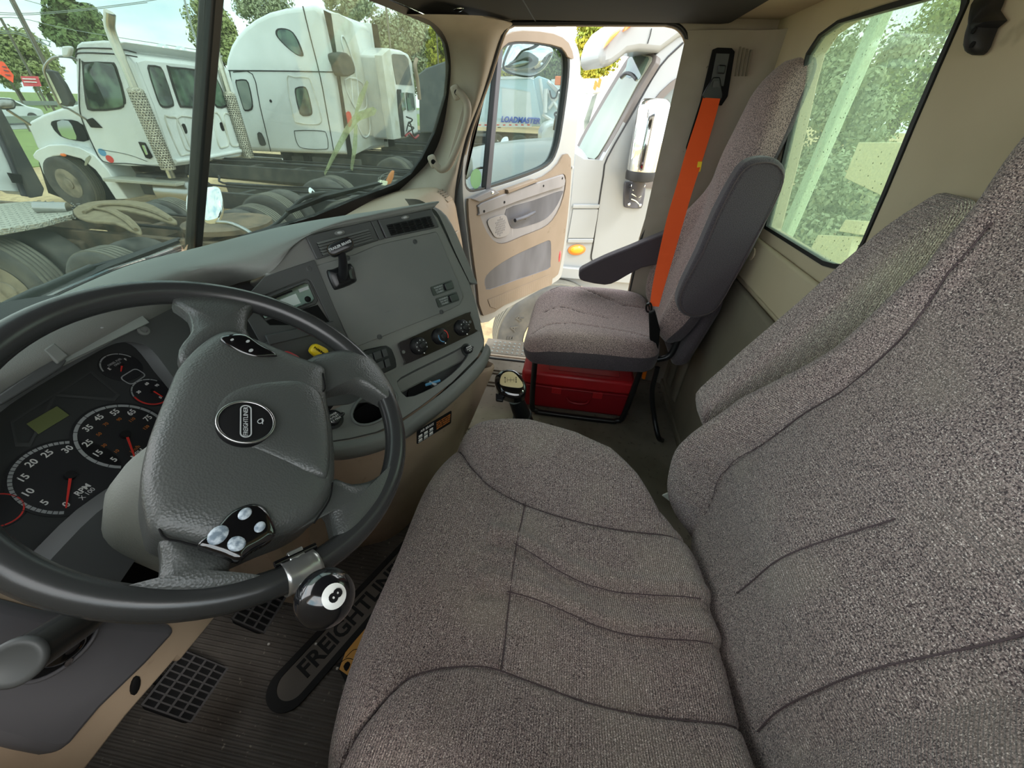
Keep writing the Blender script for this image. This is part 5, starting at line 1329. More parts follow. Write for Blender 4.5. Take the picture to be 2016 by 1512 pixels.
seamline([(157, 116), (156, 205), (163, 240), (182, 284), (203, 318), (250, 322), (305, 328)], fao, .010, ta)
seamline([(195, 294), (250, 304), (290, 318)], fao, .005, ta)
prism('door_handle', [P(*p, x=XA-.03) for p in ((271, 279), (284, 281), (299, 309), (294, 313), (286, 311))], (.03, 0, 0), 'matte_black', ta, bevel=.01)
prism('handle_bar', [P(*p, x=XA-.06) for p in ((279, 286), (283, 286), (291, 304), (287, 305))], (.02, 0, 0), 'chrome', ta)
for p, m_ in (((201, 300), 'lblue'), ((216, 313), 'red_print')): dome('door_decal', ell(P(*p, x=XA-.003), V((0, .09, 0)), V((0, 0, .07)), 14), (-1, 0, 0), .002, .001, m_, ta, smooth_n=1, rings=2)
hood = [(151, 205), (120, 212), (85, 224), (58, 238), (52, 246), (60, 262), (72, 292), (82, 300), (190, 312), (168, 262)]
prism('hood', [P(*p, x=XA+.12) for p in hood], (1.95, 0, 0), 'truck_white', ta, bevel=.06, seg=3, ang=20)
prism('hood_intake', crom([P(*p, x=XA+.10) for p in ((100, 245), (108, 237), (140, 236), (160, 246), (172, 276), (150, 277), (118, 268))], 2, True), (.04, 0, 0), 'matte_black', ta)
prism('intake_chrome', crom([P(*p, x=XA+.08) for p in ((112, 240), (135, 238), (146, 258), (150, 275), (122, 268))], 2, True), (.02, 0, 0), 'chrome', ta)
fen = [(64, 305), (70, 296), (95, 285), (125, 284), (155, 290), (185, 305), (212, 335), (232, 365), (252, 392), (228, 393), (208, 362), (188, 335), (160, 313), (130, 305), (104, 308), (90, 320), (86, 345), (76, 318), (66, 312)]
prism('fender', [P(*p, x=XA-.05) for p in fen], (.55, 0, 0), 'truck_white', ta, bevel=.02)
prism('wheel_well', crom([P(*p, x=XA+.2) for p in ((76, 320), (100, 300), (140, 298), (180, 318), (215, 360), (235, 395), (150, 400), (95, 380))], 1, True), (.3, 0, 0), 'matte_black', ta)
wc = P(166, 391, x=XA+.10); wc.z = GZ+.54
tyre(wc, (1, 0, 0), .54, .32, ta, 'wheel_steel')
tyre(wc+V((2.0, 0, 0)), (1, 0, 0), .54, .32, ta, 'wheel_steel', detail=False)
prism('hood_latch', [P(*p, x=XA-.06) for p in ((168, 312), (176, 306), (179, 309), (170, 326), (166, 326))], (.03, 0, 0), 'metal', ta)
dome('side_marker', ell(P(124, 305, x=XA-.06), V((0, .07, 0)), V((0, 0, .03)), 10), (-1, 0, 0), .02, .01, 'orange', ta, smooth_n=1, rings=3)
# rear wall
fr_ = lambda x, y, o=0: P(x, y, y=YA-o)
back = [(270, 122), (285, 118), (393, 130), (430, 137), (448, 190), (474, 285), (484, 300), (470, 308), (400, 317), (350, 325), (342, 318), (303, 205)]
prism('rear_panel', [fr_(*p, .02) for p in back], (0, .03, 0), 'truck_white', ta, bevel=.01)
def roundpoly(px, f, n=2): return crom([f(*p) for p in px], n, True)
for px in (((291, 133), (298, 128), (312, 130), (322, 140), (342, 200), (340, 210), (328, 213), (316, 208), (305, 180)),
           ((330, 135), (336, 131), (384, 136), (392, 142), (410, 210), (400, 213), (362, 212), (352, 204)),
           ((398, 140), (410, 138), (425, 150), (447, 200), (445, 211), (428, 212), (415, 190))):
    prism('rear_window_frame', [p for p in roundpoly(px, lambda x, y: fr_(x, y, .035))], (0, .02, 0), 'gasket', ta)
    c_ = (sum(p[0] for p in px)/len(px), sum(p[1] for p in px)/len(px)); px2 = [(c_[0]+(x-c_[0])*.88, c_[1]+(y-c_[1])*.90) for x, y in px]
    prism('rear_window', roundpoly(px2, lambda x, y: fr_(x, y, .045)), (0, .015, 0), 'dark_glass', ta)
for px in (((325, 234), (335, 231), (350, 236), (372, 285), (378, 300), (362, 305), (352, 300)), ((348, 233), (378, 231), (386, 238), (400, 285), (392, 296), (372, 296), (362, 285)),
           ((420, 228), (432, 228), (450, 280), (440, 290), (430, 285)), ((440, 228), (455, 230), (470, 280), (462, 288), (452, 280))):
    tube('pressed_rib', roundpoly(px, lambda x, y: fr_(x, y, .025), 3), .018, 'truck_dirty', ta, closed=True, seg=6)
for px in (((358, 246), (364, 244), (369, 258), (368, 263), (362, 261)), ((433, 243), (438, 241), (443, 253), (441, 258), (437, 256))):
    prism('vent_slot', roundpoly(px, lambda x, y: fr_(x, y, .03)), (0, .02, 0), 'matte_black', ta)
tube('lower_ledge', crom([fr_(*p, .04) for p in ((345, 318), (400, 311), (440, 304), (480, 296))], 3), .04, 'truck_white', ta, seg=8)
for p in ((290, 97), (322, 96), (357, 100)): dome('roof_light', ell(P(*p, y=YA+.3), V((.12, 0, 0)), V((0, .10, 0)), 12), (0, 0, 1), .08, .02, 'chrome', ta, smooth_n=1, rings=3)
# stacks
for k, (bx, by_, px0, px1) in enumerate(((XA-.16, YA-.10, (334, 338), (213, 42)), (XA+2.42, YA-.10, (492, 318), (425, 90)))):
    b_ = V((bx, by_, -.25)); z1 = P(*px1, y=by_).z if k == 0 else 1.75
    c0_ = P(*px0, y=by_); c0_.z = -.3
    c0_ = V((c0_.x, by_, -.3)); top = V((c0_.x, by_, 1.55))
    tube('exhaust_pipe', [c0_, top], .065, 'stack_metal', ta, seg=14)
    tube('elbow', crom([top, top+V((0, 0, .25)), top+V((0, -.03, .42)), top+V((0, -.14, .58))], 4), .075, 'stack_metal', ta, seg=14)
    lathe('elbow_mouth', top+V((0, -.135, .575)), (0, -.45, .8), [(.074, 0), (.068, .004), (0, .002)], 'frame_dark', ta, seg=16)
    lathe('heat_shield', c0_+V((0, 0, .15)), (0, 0, 1), [(.12, 0), (.125, .02), (.125, 1.25), (.12, 1.27), (.07, 1.3)], 'mesh_metal', ta, seg=20)
    pf = []
    for zz in range(30):
        for an in range(10):
            a = math.radians(150+an*22+(zz % 2)*11); pf.append(box_vf(c0_+V((math.cos(a)*.1265, math.sin(a)*.1265, .20+zz*.04)), V((-math.sin(a), math.cos(a), 0))*.011, V((0, 0, .009)), V((math.cos(a), math.sin(a), 0))*.001))
    v, f = join_vf(pf); mobj('shield_perforation', v, f, 'frame_dark', ta, kind='stuff')
# mirror and steps
tube('mirror_arm', crom([fa(150, 118), P(140, 113, x=XA-.1), P(108, 112, x=XA-.35), P(88, 132, x=XA-.4), P(92, 155, x=XA-.4), P(118, 206, x=XA-.35), P(135, 214, x=XA-.2), P(170, 235, x=XA)], 4), .02, 'metal', ta, seg=8)
prism('mirror_head', [P(*p, x=XA-.35) for p in ((88, 136), (104, 140), (122, 165), (140, 200), (135, 210), (118, 206), (106, 180))], (.10, 0, 0), 'dash_dark', ta, bevel=.02)
prism('mirror_face', [P(*p, x=XA-.36) for p in ((88, 142), (94, 146), (121, 202), (116, 205), (100, 175))], (.02, 0, 0), 'paper', ta)
prism('spot_mirror', [P(*p, x=XA-.3) for p in ((120, 91), (135, 90), (138, 96), (134, 110), (121, 112))], (.08, 0, 0), 'truck_white', ta, bevel=.02)
prism('mirror_foot', [P(*p, x=XA-.03) for p in ((168, 236), (180, 232), (200, 252), (178, 251))], (.03, 0, 0), 'matte_black', ta, bevel=.01)
mobj('step_tread', *box_vf(P(290, 356, x=XA-.05), V((.2, 0, 0)), V((0, .85, 0)), V((0, 0, .03))), 'deck', ta, bevel=.01)
lathe('fuel_tank', P(365, 378, x=XA+.15), (0, 1, 0), [(0, -.55), (.26, -.5), (.28, -.45), (.28, .45), (.26, .5), (0, .55)], 'metal', ta, seg=24)
mobj('battery_box', *bb(XA+.1, XA+.6, YA+.4, YA+1.2, -.75, -.35), 'frame_dark', ta, bevel=.03)
chassis('truck_chassis', 'bare dark truck frame with tall tyres trailing behind the white work truck', XA+1.15, 1.6, YA+2.2, (3.0,), z=-.15)

chassis('truck_chassis', 'dark bare chassis between the muddy one and the work truck, right of the divider', 6.9, 1.2, 6.6, (4.75, 3.4), z=-.25, outer=.95)
# --- sleeper truck
XS, YS = 11.0, 6.0
ts = thing('sleeper_truck', 'white high-roof sleeper truck with a small teardrop window and black-edged fairings', 'truck', V((12.2, 8, GZ)))
fs = lambda x, y, o=0: P(x, y, x=XS-o)
side = [(440, 292), (440, 150), (444, 115), (452, 90), (464, 70), (480, 52), (500, 37), (528, 23), (560, 15), (596, 11), (618, 7), (600, 302), (500, 298)]
sp_ = [fs(*p) for p in side]; i_ = side.index((600, 302)); sp_ = sp_[:i_]+[V((XS, YS, 2.68)), V((XS, YS, -.08))]+sp_[i_:]
prism('cab_shell', sp_, (2.38, 0, 0), 'truck_white', ts, bevel=.10, seg=4, ang=15)
seamline([(450, 139), (560, 140), (664, 142)], lambda x, y: fs(x, y, .005), .013, ts); seamline([(596, 12), (610, 70), (630, 150), (645, 230), (658, 303)], lambda x, y: fs(x, y, .005), .013, ts)
seamline([(459, 142), (497, 146), (512, 210), (533, 298)], lambda x, y: fs(x, y, .005), .010, ts)
seamline([(452, 140), (462, 200), (480, 290)], lambda x, y: fs(x, y, .005), .010, ts)
for nm, px in (('door_window', ((463, 162), (468, 157), (480, 156), (489, 163), (497, 200), (496, 216), (482, 219), (476, 205))),
               ('bunk_window', ((580, 181), (584, 172), (597, 170), (605, 178), (614, 215), (613, 226), (603, 229), (590, 224))),
               ('teardrop_window', ((542, 63), (547, 56), (562, 56), (576, 63), (588, 82), (597, 106), (594, 111), (582, 107), (562, 91), (546, 74)))):
    prism('window_seal', roundpoly(px, lambda x, y: fs(x, y, .012)), (.02, 0, 0), 'gasket', ts)
    c_ = (sum(p[0] for p in px)/len(px), sum(p[1] for p in px)/len(px)); prism(nm, roundpoly([(c_[0]+(x-c_[0])*.86, c_[1]+(y-c_[1])*.90) for x, y in px], lambda x, y: fs(x, y, .02)), (.02, 0, 0), 'grey_glass' if nm == 'door_window' else 'dark_glass', ts)
tube('window_molding', roundpoly([(565, 155), (580, 152), (604, 153), (612, 162), (630, 222), (632, 240), (618, 245), (588, 242), (578, 230)], lambda x, y: fs(x, y, .004), 3), .015, 'truck_dirty', ts, closed=True, seg=6)
tube('locker_outline', roundpoly([(580, 262), (585, 257), (634, 258), (643, 266), (646, 286), (640, 294), (597, 292), (585, 282)], lambda x, y: fs(x, y, .004), 3), .009, 'frame_dark', ts, closed=True, seg=6)
prism('door_handle', roundpoly([(506, 263), (514, 262), (523, 283), (518, 287), (511, 284)], lambda x, y: fs(x, y, .02)), (.03, 0, 0), 'frame_dark', ts)
lathe('fuel_filler', fs(533, 199, .01), (-1, 0, 0), [(.035, 0), (.03, .01), (0, .01)], 'rubber', ts, seg=12)
prism('fairing_edge', [fs(*p, .03) for p in ((636, 19), (650, 26), (662, 110), (678, 215), (694, 309), (684, 306), (672, 215), (656, 110))], (.05, 0, 0), 'matte_black', ts, bevel=.01)
fsr = lambda x, y, o=0: P(x, y, y=YS-o)
prism('rear_wall', [P(*p, y=YS-.02) for p in ((648, 24), (668, 26), (694, 43), (706, 90), (718, 149), (734, 288), (694, 308), (676, 215), (660, 120))], (0, .04, 0), 'truck_dirty', ts, bevel=.02)
for px in (((672, 80), (680, 78), (700, 140), (706, 200), (696, 208), (690, 150)), ((678, 158), (712, 162), (722, 210), (700, 214)), ((700, 225), (724, 222), (728, 262), (714, 268))):
    tube('pressed_rib', roundpoly(px, lambda x, y: fsr(x, y, .03), 3), .02, 'truck_white', ts, closed=True, seg=6)
prism('air_cleaner', roundpoly([(661, 106), (684, 104), (697, 122), (700, 145), (676, 151), (668, 130)], lambda x, y: fsr(x, y, .25)), (0, .22, 0), 'frame_dark', ts, bevel=.04)
XE = 13.35
prism('side_extender', [P(*p, x=XE) for p in ((694, 43), (731, 46), (744, 142), (764, 274), (765, 289), (735, 289), (718, 149))], (.06, 0, 0), 'truck_white', ts, bevel=.01)
prism('extender_edge', [P(*p, x=XE) for p in ((731, 46), (742, 48), (757, 150), (777, 288), (765, 290), (744, 142))], (.05, 0, 0), 'matte_black', ts, bevel=.01)
for a, b in (((696, 63), (724, 60)), ((707, 136), (739, 132)), ((712, 170), (745, 168)), ((738, 223), (752, 222)), ((731, 277), (762, 276))):
    tube('extender_hinge', [P(*a, x=XE-.05), P(*b, x=XE-.05)], .035, 'frame_dark', ts, seg=6)
prism('rear_emblem', roundpoly([(682, 222), (690, 221), (693, 240), (689, 250), (684, 244)], lambda x, y: fsr(x, y, .05)), (0, .01, 0), 'red_print', ts)
mobj('side_step', *box_vf(P(505, 318, x=XS+.1), V((.12, 0, 0)), V((0, .9, 0)), V((0, 0, .14))), 'metal', ts, bevel=.02)
for p in ((570, 316), (610, 318)): mobj('fairing_bracket', *box_vf(P(*p, x=XS+.2), V((.1, 0, 0)), V((0, .12, 0)), V((0, 0, .2))), 'matte_black', ts, bevel=.04)
mobj('skirt', *bb(XS+.15, XS+.25, YS-.2, YS+4, -.75, -.2), 'frame_dark', ts, bevel=.02)
chassis('truck_chassis', 'dark frame and tyres carrying on behind the white sleeper truck', XS+1.2, .8, YS+2.5, (4.9, 3.6), z=-.12)

# --- second sleeper, further right
t3 = thing('day_cab_truck', 'white tractor cab with roof visor and open-backed fairing at the right of the windshield', 'truck', V((15.5, 6, GZ)))
Y3 = 5.4
f3 = lambda x, y, o=0: P(x, y, y=Y3-o)
prism('roof_fairing', [f3(*p) for p in ((752, 109), (768, 95), (790, 99), (804, 106), (812, 122), (820, 200), (824, 262), (800, 272), (775, 275), (764, 190))], (0, 2.2, 0), 'truck_white', t3, bevel=.06, seg=3)
prism('fairing_recess', [f3(*p, .02) for p in ((771, 110), (775, 106), (797, 108), (804, 116), (812, 168), (781, 166))], (0, .02, 0), 'tarp', t3, bevel=.0)
prism('fairing_lip', [f3(*p, .2) for p in ((752, 109), (768, 95), (771, 110), (790, 272), (775, 275))], (0, .2, 0), 'truck_dirty', t3, bevel=.01)
for px in (((788, 183), (796, 182), (800, 216), (792, 218)), ((800, 182), (814, 184), (818, 216), (804, 218))): prism('rear_window', [f3(*p, .04) for p in px], (0, .02, 0), 'dark_glass', t3)
prism('back_recess', [f3(*p, .035) for p in ((783, 176), (790, 176), (797, 268), (788, 270))], (0, .02, 0), 'frame_dark', t3)
tube('hose_coil', crom([f3(*p, .2) for p in ((800, 230), (812, 236), (803, 246), (815, 252), (802, 262), (814, 270), (806, 240), (800, 258))], 4), .02, 'rubber', t3, seg=5)
tube('red_hose', crom([f3(*p, .2) for p in ((798, 268), (806, 262), (816, 272), (824, 266))], 4), .03, 'red_dark', t3, seg=5)
tube('exhaust_tip', crom([f3(*p, .1) for p in ((826, 196), (822, 160), (817, 130), (820, 117))], 4), .06, 'tan_door', t3, seg=8)
chassis('truck_chassis', 'frame and tyres of the day cab tractor at the right of the windshield', 15.6, .5, 7, (4.2,), z=-.12)
tt = thing('covered_trailer', 'dark grey covered trailer at the right edge of the windshield', 'trailer', V((18, 6, GZ)))
prism('trailer_body', [P(*p, x=17.2) for p in ((823, 146), (838, 134), (888, 116), (900, 262), (826, 262))], (2.4, 0, 0), 'tarp', tt, bevel=.05)
mobj('trailer_frame', *bb(17.5, 19.3, 3.6, 8.5, GZ+.75, GZ+1.25), 'frame_dark', tt)
for y_ in (4.2, 5.5): tyre((17.45, y_, GZ+.5), (1, 0, 0), .5, .28, tt, 'wheel_steel', detail=False); tyre((19.4, y_, GZ+.5), (1, 0, 0), .5, .28, tt, 'wheel_steel', detail=False)

# --- bare chassis right in front, with deck, flap and cab corner
cb = chassis('truck_chassis', 'muddy bare chassis with big dual tyres close to the windshield', 4.15, 2.6, 8.2, (5.72, 4.42), z=-.16, rust=True)
dk = thing('deck_plate', 'pale diamond-tread deck plate on the muddy chassis at the far left', 'deck plate', P(40, 430, z=0))
prism('plate', [P(*p, z=0) for p in ((-60, 462), (-40, 404), (60, 396), (142, 413), (143, 421), (80, 438), (0, 452))], (0, 0, -.05), 'deck', dk, bevel=.005)
dd = []
for i in range(22):
    for j in range(14):
        q = V((3.0+i*.055, 5.2+j*.09, .001)); dd.append(box_vf(q, V((.012, .012*(1 if (i+j) % 2 else -1), 0)), V((-.003*(1 if (i+j) % 2 else -1), .003, 0)), V((0, 0, .003))))
v, f = join_vf(dd); mobj('tread_studs', v, f, 'metal', dk, kind='stuff')
tube('air_cylinder', [P(70, 408, z=.05), P(135, 410, z=.03)], .06, 'metal', dk, seg=12)
fp = thing('mud_guard', 'mud-caked tan plastic guard lying bent across the chassis', 'mudguard', P(240, 420, z=.03))
fpx = [(143, 412), (160, 402), (185, 396), (238, 393), (286, 398), (317, 412), (347, 433), (339, 438), (304, 427), (265, 417), (230, 412), (254, 425), (275, 446), (276, 459), (254, 451), (225, 438), (185, 435), (153, 427)]
prism('guard_sheet', crom([P(*p, z=.03) for p in fpx], 2, True), (0, 0, -.03), 'flap', fp, bevel=.01)
tube('guard_fold', crom([P(*p, z=.045) for p in ((165, 418), (200, 404), (250, 404), (300, 416), (335, 432))], 4), .018, 'flap', fp, seg=6)
tube('guard_fold', crom([P(*p, z=.045) for p in ((185, 410), (215, 416), (245, 432), (268, 452))], 4), .018, 'flap', fp, seg=6)
ck = thing('cab_corner', 'grey and white fairing panels of a truck cut off at the far left', 'truck', V((3.5, 7.2, GZ)))
yk = 6.9
prism('white_panel', [P(*p, y=yk) for p in ((-80, 100), (-10, 215), (30, 300), (52, 385), (40, 378), (-80, 372))], (0, .3, 0), 'truck_white', ck, bevel=.01)
prism('grey_panel', [P(*p, y=yk-.05) for p in ((-30, 160), (0, 232), (62, 388), (45, 386), (20, 320), (-30, 210))], (0, .04, 0), 'pocket', ck, bevel=.01)
prism('dark_fairing', [P(*p, y=yk-.1) for p in ((-30, 130), (0, 208), (88, 372), (84, 386), (62, 390), (0, 246), (-30, 170))], (0, .05, 0), 'frame_dark', ck, bevel=.01)
prism('light_bracket', [P(*p, y=yk-.12) for p in ((17, 340), (42, 344), (46, 362), (28, 360))], (0, .03, 0), 'matte_black', ck)
mk = thing('side_mirror', 'small round-cornered truck mirror poking in at the far left', 'mirror', P(18, 204, y=9))
dome('mirror_head', crom([P(*p, y=9) for p in ((-4, 195), (24, 195), (31, 202), (31, 210), (26, 215), (0, 214))], 3, True), (0, -1, 0), .02, .08, 'dash_dark', mk, smooth_n=1, rings=3)
dome('mirror_glass', crom([P(*p, y=8.96) for p in ((-2, 197), (22, 197), (28, 203), (28, 209), (24, 212), (2, 212))], 3, True), (0, -1, 0), .01, .01, 'metal', mk, smooth_n=1, rings=3)
tube('mirror_stem', [P(14, 216, y=9), P(60, 246, y=9)], .02, 'metal', mk, seg=6)

# chrome hood mirror, wipers and the loose lamp of this truck
hm = thing('hood_mirror', 'chrome convex hood mirror on a thin arm behind the windshield divider', 'mirror', P(415, 400, d=2.6))
dome('mirror_head', [P(*p, d=2.6) for p in ((400, 374), (412, 368), (430, 369), (438, 385), (441, 415), (434, 434), (418, 441), (402, 436), (396, 405))], (V(CAM)-P(415, 400, d=2.6)), .06, .04, 'chrome', hm, smooth_n=3, rings=8)
dome('mirror_head', [P(*p, d=2.75) for p in ((368, 385), (378, 380), (386, 400), (384, 425), (372, 430), (366, 410))], (V(CAM)-P(375, 400, d=2.7)), .04, .04, 'chrome', hm, smooth_n=3, rings=6)
tube('mirror_arm', crom([P(425, 437, d=2.6), P(455, 440, d=2.5), P(495, 460, d=2.2), P(500, 480, d=2.0)], 4), .012, 'metal', hm, seg=8)
wr = thing('wiper', 'long black wiper lying across the foot of the right windshield pane', 'wiper', GR(640, 400, .03))
tube('wiper_arm', crom([GR(*p, .03) for p in ((500, 462), (545, 440), (585, 400), (612, 384), (640, 380))], 3), .006, 'dash_dark', wr, seg=8)
tube('blade_spine', [GR(*p, .035) for p in ((585, 396), (640, 380), (700, 372), (752, 361))], .004, 'dash_dark', wr, seg=6)
prism('blade', [GR(*p, .012) for p in ((566, 416), (569, 422), (640, 395), (750, 364), (748, 360), (640, 386))], GN*.01, 'gasket', wr)
dome('arm_pivot', ell(GR(616, 380, .045), V((.012, 0, 0)), V((0, 0, .012)), 10), -GN, .01, .01, 'chrome', wr, smooth_n=1, rings=3)
wl = thing('wiper', 'wiper lying along the cowl in front of the steering wheel, left windshield pane', 'wiper', GL(200, 520, .03))
tube('wiper_arm', crom([GL(*p, .03) for p in ((-60, 640), (60, 580), (90, 568), (180, 528))], 3), .008, 'dash_dark', wl, seg=8)
prism('blade', [GL(*p, .015) for p in ((60, 600), (62, 606), (215, 534), (355, 478), (352, 473), (212, 526))], GNL*.01, 'gasket', wl)
tube('blade_spine', [GL(*p, .03) for p in ((62, 598), (178, 526), (230, 512), (352, 470))], .004, 'pocket', wl, seg=6)
prism('cowl_panel', [V((-.1, .78, .80)), V((.55, .93, .79)), V((.55, .98, .77)), V((-.1, .86, .78))], (0, 0, -.02), 'dash_dark', thing('cowl', 'dark cowl panel below the windshield outside', 'cowl', V((.9, 1.1, .75))))
lm = thing('marker_lamp', 'loose broken amber marker lamp just outside the corner of the windshield', 'lamp', P(765, 355, d=1.95))
prism('lamp_body', [P(*p, d=1.95) for p in ((777, 336), (775, 350), (767, 367), (761, 366), (765, 354), (771, 341))], V((.02, .02, 0)), 'orange_print', lm, bevel=.002)
prism('lamp_base', [P(*p, d=1.95) for p in ((742, 363), (756, 356), (764, 357), (762, 366))], V((.02, .03, 0)), 'paper', lm, bevel=.002)
for q in (((745, 362), (752, 345), (765, 340)), ((750, 358), (760, 350), (770, 336)), ((748, 360), (745, 350), (756, 347))): tube('loose_wire', crom([P(*p, d=1.94) for p in q], 3), .0012, 'galv', lm, seg=4)

# ------------------------------------------------------------------ right-hand side, seen through the open door
fN = V((-.375, .927, 0)).normalized(); rN = V((.927, .375, 0)).normalized(); nN = -rN; PN = V((3.45, .05, 0))
Nf = lambda x, y, o=0: PL(x, y, PN+nN*o, nN)
nt_ = thing('neighbour_truck', 'white truck parked close outside the open door, nose towards the left', 'truck', V((4.4, -.2, GZ)))
body_n = [(1133, 303), (1150, 314), (1186, 316), (1240, 215), (1292, 108), (1340, 62), (1420, 30), (1420, 30), (1420, 600), (1240, 600), (1100, 546), (1116, 470), (1126, 380)]
wn = roundpoly([(1238, 335), (1240, 300), (1262, 235), (1300, 180), (1345, 145), (1400, 125), (1430, 130), (1420, 360), (1300, 372), (1255, 362)], Nf, 2)
plate('cab_side', [Nf(*p) for p in body_n], [wn], rN*.06, 'white_darkened', nt_, bevel=.01)
plate('window_frame', [p+nN*.012 for p in wn], [shrink([p+nN*.012 for p in wn], .05, 0)], rN*.03, 'frame_grey', nt_)
prism('side_glass', [p-nN*.03 for p in wn], rN*.008, 'grey_glass', nt_)
a_ = Nf(1186, 317); b_ = Nf(1292, 106); wnn = rN.cross(b_-a_).normalized()
if wnn.dot(CAM-a_) < 0: wnn = -wnn
Wn_ = lambda x, y, o=0: PL(x, y, a_+wnn*o, wnn)
wsp = roundpoly([(1131, 302), (1140, 312), (1165, 321), (1184, 315), (1222, 245), (1262, 170), (1291, 122), (1288, 104), (1262, 100), (1242, 104), (1212, 150), (1170, 222), (1142, 272)], lambda x, y: Wn_(x, y, .0), 2)
prism('windshield_frame', wsp, -wnn*.04, 'frame_grey', nt_, bevel=.006)
wsg = roundpoly([(1138, 298), (1146, 306), (1165, 312), (1177, 306), (1214, 242), (1254, 166), (1282, 120), (1278, 110), (1258, 108), (1246, 113), (1216, 158), (1174, 228), (1148, 274)], lambda x, y: Wn_(x, y, .008), 2)
prism('windshield', wsg, -wnn*.006, 'reflection_glass', nt_)
prism('windshield_dark_top', roundpoly([(1236, 117), (1250, 110), (1276, 112), (1274, 124), (1258, 156), (1246, 152), (1232, 151)], lambda x, y: Wn_(x, y, .010), 2), -wnn*.002, 'dark_glass', nt_)  # dark upper patch painted on, where the cab interior shows through
tube('steering_wheel_arc', crom([Wn_(*p, .012) for p in ((1222, 152), (1232, 144), (1244, 147), (1252, 156))], 3), .012, 'pocket', nt_, seg=6)
# roof visor
vz = [(1181, 128), (1183, 104), (1192, 76), (1208, 54), (1228, 40), (1260, 25), (1350, 10), (1390, 10), (1380, 60), (1340, 74), (1300, 104), (1258, 100), (1236, 104), (1222, 116), (1205, 128), (1190, 133)]
prism('roof_visor', [Nf(*p, .03) for p in vz], rN*.40, 'white_darkened', nt_, bevel=.05, seg=3)
for px in (((1188, 95), (1200, 72), (1222, 56), (1214, 68), (1198, 84)), ((1228, 62), (1238, 44), (1254, 30), (1252, 42), (1240, 54))): dome('visor_lamp', [Nf(*p, .05) for p in px], nN, .03, .02, 'orange', nt_, smooth_n=2, rings=4)
tube('panel_seam', crom([Nf(*p, .004) for p in ((1345, 84), (1300, 130), (1250, 215), (1196, 310), (1188, 345), (1178, 410), (1168, 480), (1164, 508), (1172, 518))], 3), .006, 'rubber', nt_, seg=5)
tube('visor_seam', crom([Nf(*p, .036) for p in ((1283, 56), (1280, 70), (1275, 86))], 3), .003, 'rubber', nt_, seg=5)
prism('fender_step', [Nf(*p, .004) for p in ((1128, 402), (1180, 402), (1178, 410), (1126, 410))], nN*.012, 'white_darkened', nt_, bevel=.008)
prism('fender_step', [Nf(*p, .004) for p in ((1118, 470), (1168, 470), (1166, 478), (1116, 478))], nN*.012, 'white_darkened', nt_, bevel=.008)
prism('fender_recess', [Nf(*p, .003) for p in ((1128, 412), (1178, 412), (1168, 468), (1118, 468))], nN*.006, 'white_darkened', nt_)
prism('sill', [Nf(*p, .003) for p in ((1102, 522), (1300, 540), (1300, 560), (1098, 544))], nN*.05, 'white_darkened', nt_, bevel=.01)
dome('amber_marker_base', ell(Nf(1136, 492, .01), fN*.082, V((0, 0, .046)), 20), nN, .008, .01, 'orange_print', nt_, smooth_n=1, rings=3)
dome('amber_marker', ell(Nf(1136, 492, .018), fN*.062, V((0, 0, .034)), 20), nN, .014, .004, 'amber', nt_, smooth_n=1, rings=4)
# hood
zt = a_.z-.02
hb_ = lambda t, s_, z: V((a_.x, a_.y, 0))+fN*t+rN*s_+V((0, 0, z))
hr = []
for t, dzz, ins in ((-.05, .0, .02), (.35, -.03, .05), (.8, -.10, .10), (1.15, -.20, .18), (1.35, -.40, .30)):
    hr.append([hb_(t, ins-.02, zt+dzz-.60), hb_(t, ins, zt+dzz-.18), hb_(t, ins+.10, zt+dzz-.04), hb_(t, ins+.45, zt+dzz+.06), hb_(t, 1.05, zt+dzz+.09), hb_(t, 1.65-ins, zt+dzz+.06), hb_(t, 2.0-ins, zt+dzz-.10), hb_(t, 2.1-ins, zt+dzz-.5)])
hr.append([p.lerp(hb_(1.4, 1.0, zt-.6), .3)+fN*.05 for p in hr[-1]])
loft('hood', hr, 'white_darkened', nt_, n=4, across=4)
hmn = V((0, 0, 1))
hc_ = P(992, 284, d=5.2)
dome('hood_mirror', [P(*p, d=5.2) for p in ((984, 294), (986, 278), (992, 270), (1000, 270), (1001, 282), (997, 296))], (CAM-hc_), .05, .06, 'chrome', nt_, smooth_n=2, rings=5)
tube('hood_mirror_post', [P(986, 296, d=5.2), P(986, 322, d=5.1)], .035, 'metal', nt_, seg=8)
wcN = P(1078, 655, z=GZ+.52); 
tN = tyre(wcN, rN, .52, .28, nt_, 'cream', seg=48)
u_ = (fN*.0+V((0, 0, 1)))
for i, ch in enumerate('GOODYEAR'):
    a = math.radians(248-i*15); dr = fN*(-math.cos(a))*-1+V((0, 0, 1))*math.sin(a); dr = (fN*-math.cos(a)+V((0, 0, 1))*math.sin(a))
    up3 = dr; rt3 = up3.cross(nN)
    letter('lettering', ch, wcN+nN*.142+dr*.405, rt3, up3, .085, 'frame_dark', tN, depth=.003, bold=.002)
